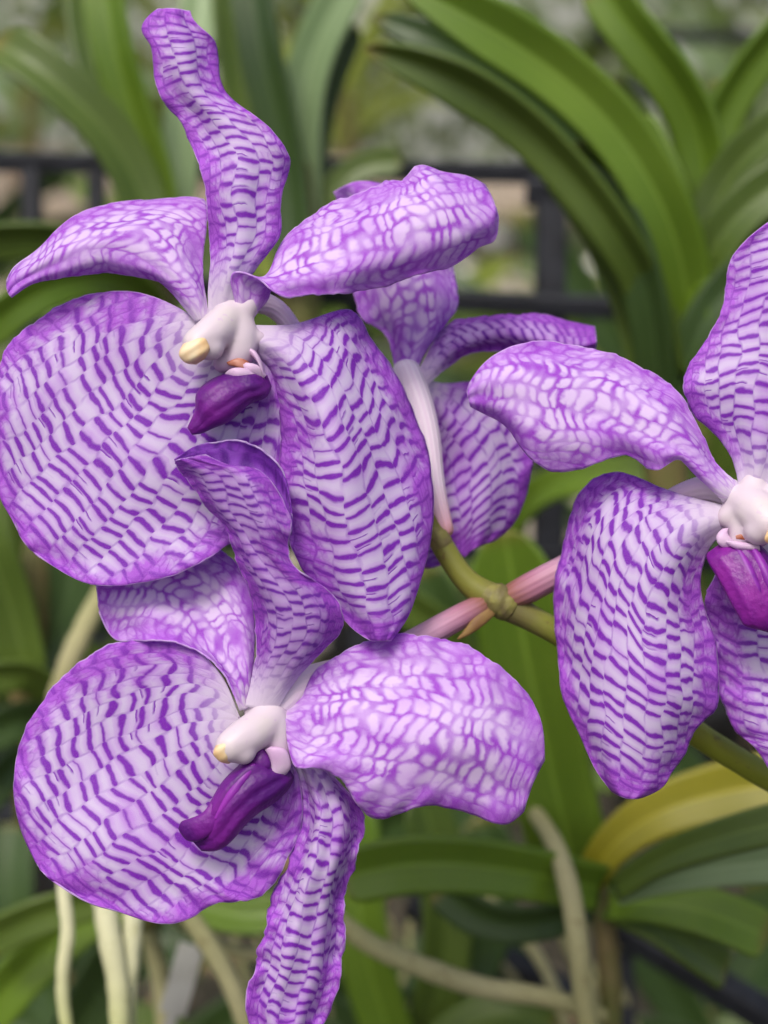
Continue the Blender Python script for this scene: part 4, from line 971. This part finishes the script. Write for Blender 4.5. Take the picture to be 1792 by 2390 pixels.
# plants added as dark fill, shade of the gaps put into leaf colour
p = plant(150, 2350, .75, 'dark strap-leaved filler plant low in the left corner behind the roots')
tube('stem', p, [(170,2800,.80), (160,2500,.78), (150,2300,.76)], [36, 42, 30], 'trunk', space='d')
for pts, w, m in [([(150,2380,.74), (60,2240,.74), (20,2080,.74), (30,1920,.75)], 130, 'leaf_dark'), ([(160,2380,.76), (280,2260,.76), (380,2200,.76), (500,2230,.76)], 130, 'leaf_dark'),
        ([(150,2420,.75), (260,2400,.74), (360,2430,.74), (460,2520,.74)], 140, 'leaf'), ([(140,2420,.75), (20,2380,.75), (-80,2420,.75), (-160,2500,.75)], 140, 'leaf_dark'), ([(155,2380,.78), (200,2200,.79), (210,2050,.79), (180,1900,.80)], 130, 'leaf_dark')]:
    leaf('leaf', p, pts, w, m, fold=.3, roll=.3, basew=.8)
p = plant(1640, 2420, .78, 'dark strap-leaved filler plant low in the right corner under the rack')
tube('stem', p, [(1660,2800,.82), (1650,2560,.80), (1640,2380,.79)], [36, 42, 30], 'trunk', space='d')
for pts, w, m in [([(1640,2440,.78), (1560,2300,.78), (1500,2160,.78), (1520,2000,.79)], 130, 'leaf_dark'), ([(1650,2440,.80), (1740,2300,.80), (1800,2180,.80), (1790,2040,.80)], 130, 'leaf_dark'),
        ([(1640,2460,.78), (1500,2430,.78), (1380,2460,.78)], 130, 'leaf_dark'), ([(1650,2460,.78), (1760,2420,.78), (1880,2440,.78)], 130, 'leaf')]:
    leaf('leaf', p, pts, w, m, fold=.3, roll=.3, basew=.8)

# plant tag stuck among the roots
t = empty('plant_tag', W(425, 2290, .53).tolist(), 'grey plastic plant tag among the roots at lower left', 'plant tag')
bar_box('blade', t, W(448, 2205, .53), W(402, 2365, .53), 62 * .53 / FPX, 'tag', th2=0.0012)
bar_box('spike', t, W(403, 2366, .53), W(380, 2450, .53), 26 * .53 / FPX, 'tag', th2=0.0012)

# ------------------------------------------------------------------ potted strap-leaved plants farther back
M['pot'] = simple('black_nursery_pot', (0.012, 0.012, 0.013), (0.03, 0.03, 0.032), 30, rough=0.5)
def potted(x, y, h, nl, L, seed, mats, label, group=None, ax=0.0, z=0.0, potmat='pot'):
    r = random.Random(seed)
    root = empty('potted_orchid', (x, y, z), label, 'potted plant', group)
    prof = [(0.0, 0.004), (0.055, 0.004), (0.07, h * .55), (0.082, h), (0.090, h), (0.090, h - .015), (0.074, h - .03), (0.0, h - .03)]
    th = np.linspace(0, 2 * np.pi, 20, endpoint=False)
    V = np.array([[(rr * math.cos(a) + 1e-5 * math.cos(a), rr * math.sin(a) + 1e-5 * math.sin(a), zz) for a in th] for rr, zz in prof])
    link('pot', grid_mesh('pot', V, closed=True, smooth=False), M[potmat], root)
    h = h + z
    tube_world('stem', root, np.array([(x, y, h - .03), (x + .006, y, h + .06), (x, y, h + .13)]), np.array([.016, .018, .012]), 'trunk', nring=12)
    for i in range(nl):
        sgn = 1 if i % 2 else -1
        z0 = h + 0.01 + 0.12 * i / nl
        az = ax + (0 if sgn > 0 else math.pi) + r.uniform(-.5, .5)
        ll = L * r.uniform(.8, 1.15); e0 = math.radians(48 + 34 * i / nl + r.uniform(-8, 8)); drop = r.uniform(.9, 1.7) * (1.1 - .6 * i / nl)
        pts = []; q = np.array([x, y, z0]); e = e0
        for k in range(7):
            pts.append(q.copy()); st = ll / 6
            q = q + st * np.array([math.cos(az) * math.cos(e), math.sin(az) * math.cos(e), math.sin(e)]); e -= drop / 6 * 1.1
        leaf('leaf', root, None, r.uniform(.030, .042), r.choice(mats), fold=.35, roll=r.uniform(-.5, .5), nu=18, nv=7, blunt=.12, world=np.array(pts))
    return root
G3 = 'potted strap-leaved plants far behind'
potted(-0.02, 1.75, .16, 9, .34, 21, ['leaf_lime', 'leaf_lime', 'leaf_bright'], 'small yellow green strap-leaved plant beyond the rack, above the tilted petal')
potted(-0.44, 1.45, .16, 9, .36, 22, ['leaf_lime', 'leaf_bright'], 'yellow green strap-leaved plant far back at the upper left corner')
for i, (x, y, h, L, sd, mt, lb) in enumerate([
        (0.42, 1.9, .15, .40, 23, ['leaf_bright', 'leaf'], 'mid green strap-leaved plant in a black pot behind the rack post'),
        (-0.25, 2.3, .15, .42, 25, ['leaf', 'leaf_bright'], 'green strap-leaved plant in a black pot far behind the tall upright sepal'),
        (-0.75, 2.2, .16, .46, 26, ['leaf_dark', 'leaf'], 'dark strap-leaved plant in a black pot far back beside the left edge')]):
    potted(x, y, h, 9, L, sd, mt, lb, G3, ax=rng.uniform(-.4, .4))

potted(-0.30, 1.20, .16, 12, .52, 51, ['leaf_dark', 'leaf', 'leaf'], 'large dark strap-leaved plant in a black pot low behind the left round sepals', G3, ax=.2)
potted(0.30, 1.35, .16, 12, .50, 52, ['leaf_dark', 'leaf'], 'large dark strap-leaved plant in a black pot low behind the right flower', G3, ax=-.2)

# weathered plank bench with clay pots, far behind
M['plank'] = simple('weathered_wood', (0.24, 0.19, 0.14), (0.40, 0.33, 0.25), 6, rough=0.85, stretch=(1, 12, 12))
M['clay'] = simple('clay_pot', (0.33, 0.26, 0.19), (0.44, 0.36, 0.28), 20, rough=0.85)
BZ = 0.42
bench = empty('plank_bench', (0, 3.4, 0), 'weathered plank bench carrying clay pots far behind the black rack', 'bench')
for k in range(6):
    bar_box('plank', bench, (-2.2, 3.12 + k * .112, BZ - .015), (2.2, 3.12 + k * .112, BZ - .015), .098, 'plank', th2=.03)
for x in (-1.8, -.6, .6, 1.8):
    for y in (3.16, 3.64):
        bar_box('leg', bench, (x, y, 0.0), (x, y, BZ - .032), .06, 'plank')
for x, y, L, sd, mt, pm_, lb in [
        (-0.78, 3.3, .40, 41, ['leaf_pale', 'leaf'], 'clay', 'clay pot with pale strap leaves on the bench at far left'),
        (-0.44, 3.4, .42, 42, ['leaf', 'leaf_lime'], 'clay', 'clay pot with lime strap leaves on the bench, second from the left'),
        (-0.08, 3.2, .36, 43, ['leaf_lime'], 'clay', 'clay pot with yellow green leaves on the bench above the tilted petal'),
        (0.42, 3.5, .44, 44, ['leaf_pale', 'leaf'], 'pot', 'black pot with sage strap leaves on the bench behind the rack post'),
        (0.80, 3.35, .42, 45, ['leaf', 'leaf_pale'], 'clay', 'clay pot with green strap leaves at the right end of the far bench')]:
    potted(x, y, .09, 9, L, sd, mt, lb, 'pots on the far bench', ax=rng.uniform(-.4, .4), z=BZ + .001, potmat=pm_)
# pale stones added to stand in for white out-of-focus highlights
for k, (px, py, sz, lb) in enumerate([(1400, 625, .05, 'round white stone added as a highlight right of the rack post'), (1090, 640, .045, 'small white stone added as a highlight left of the rack post'),
                                      (1150, 560, .06, 'large pale stone added as a highlight between petal and rack post')]):
    dr = FWD + ((px - 896) / FPX) * RGT + ((1195 - py) / FPX) * UP
    q = CAMP + dr * ((CAM_Z - .03) / -dr[2])
    th = np.linspace(0, 2 * np.pi, 12, endpoint=False); rs = np.random.RandomState(k)
    V = np.array([[(sz * math.sin(a) * math.cos(b) * (1 + .15 * math.sin(2 * b + k)), sz * .8 * math.sin(a) * math.sin(b), sz * .7 * math.cos(a)) for b in th] for a in np.linspace(0.02, math.pi - .02, 8)])
    o = link('stone', grid_mesh('stone', V, closed=True, caps=True), M['white'] if 'white' in M else M.setdefault('white', simple('highlight_stone', (0.72, 0.70, 0.66), (0.85, 0.83, 0.80), 20, rough=.8)), None, q.tolist())
    tag(o, lb, 'stone', 'pale stones added as highlights')
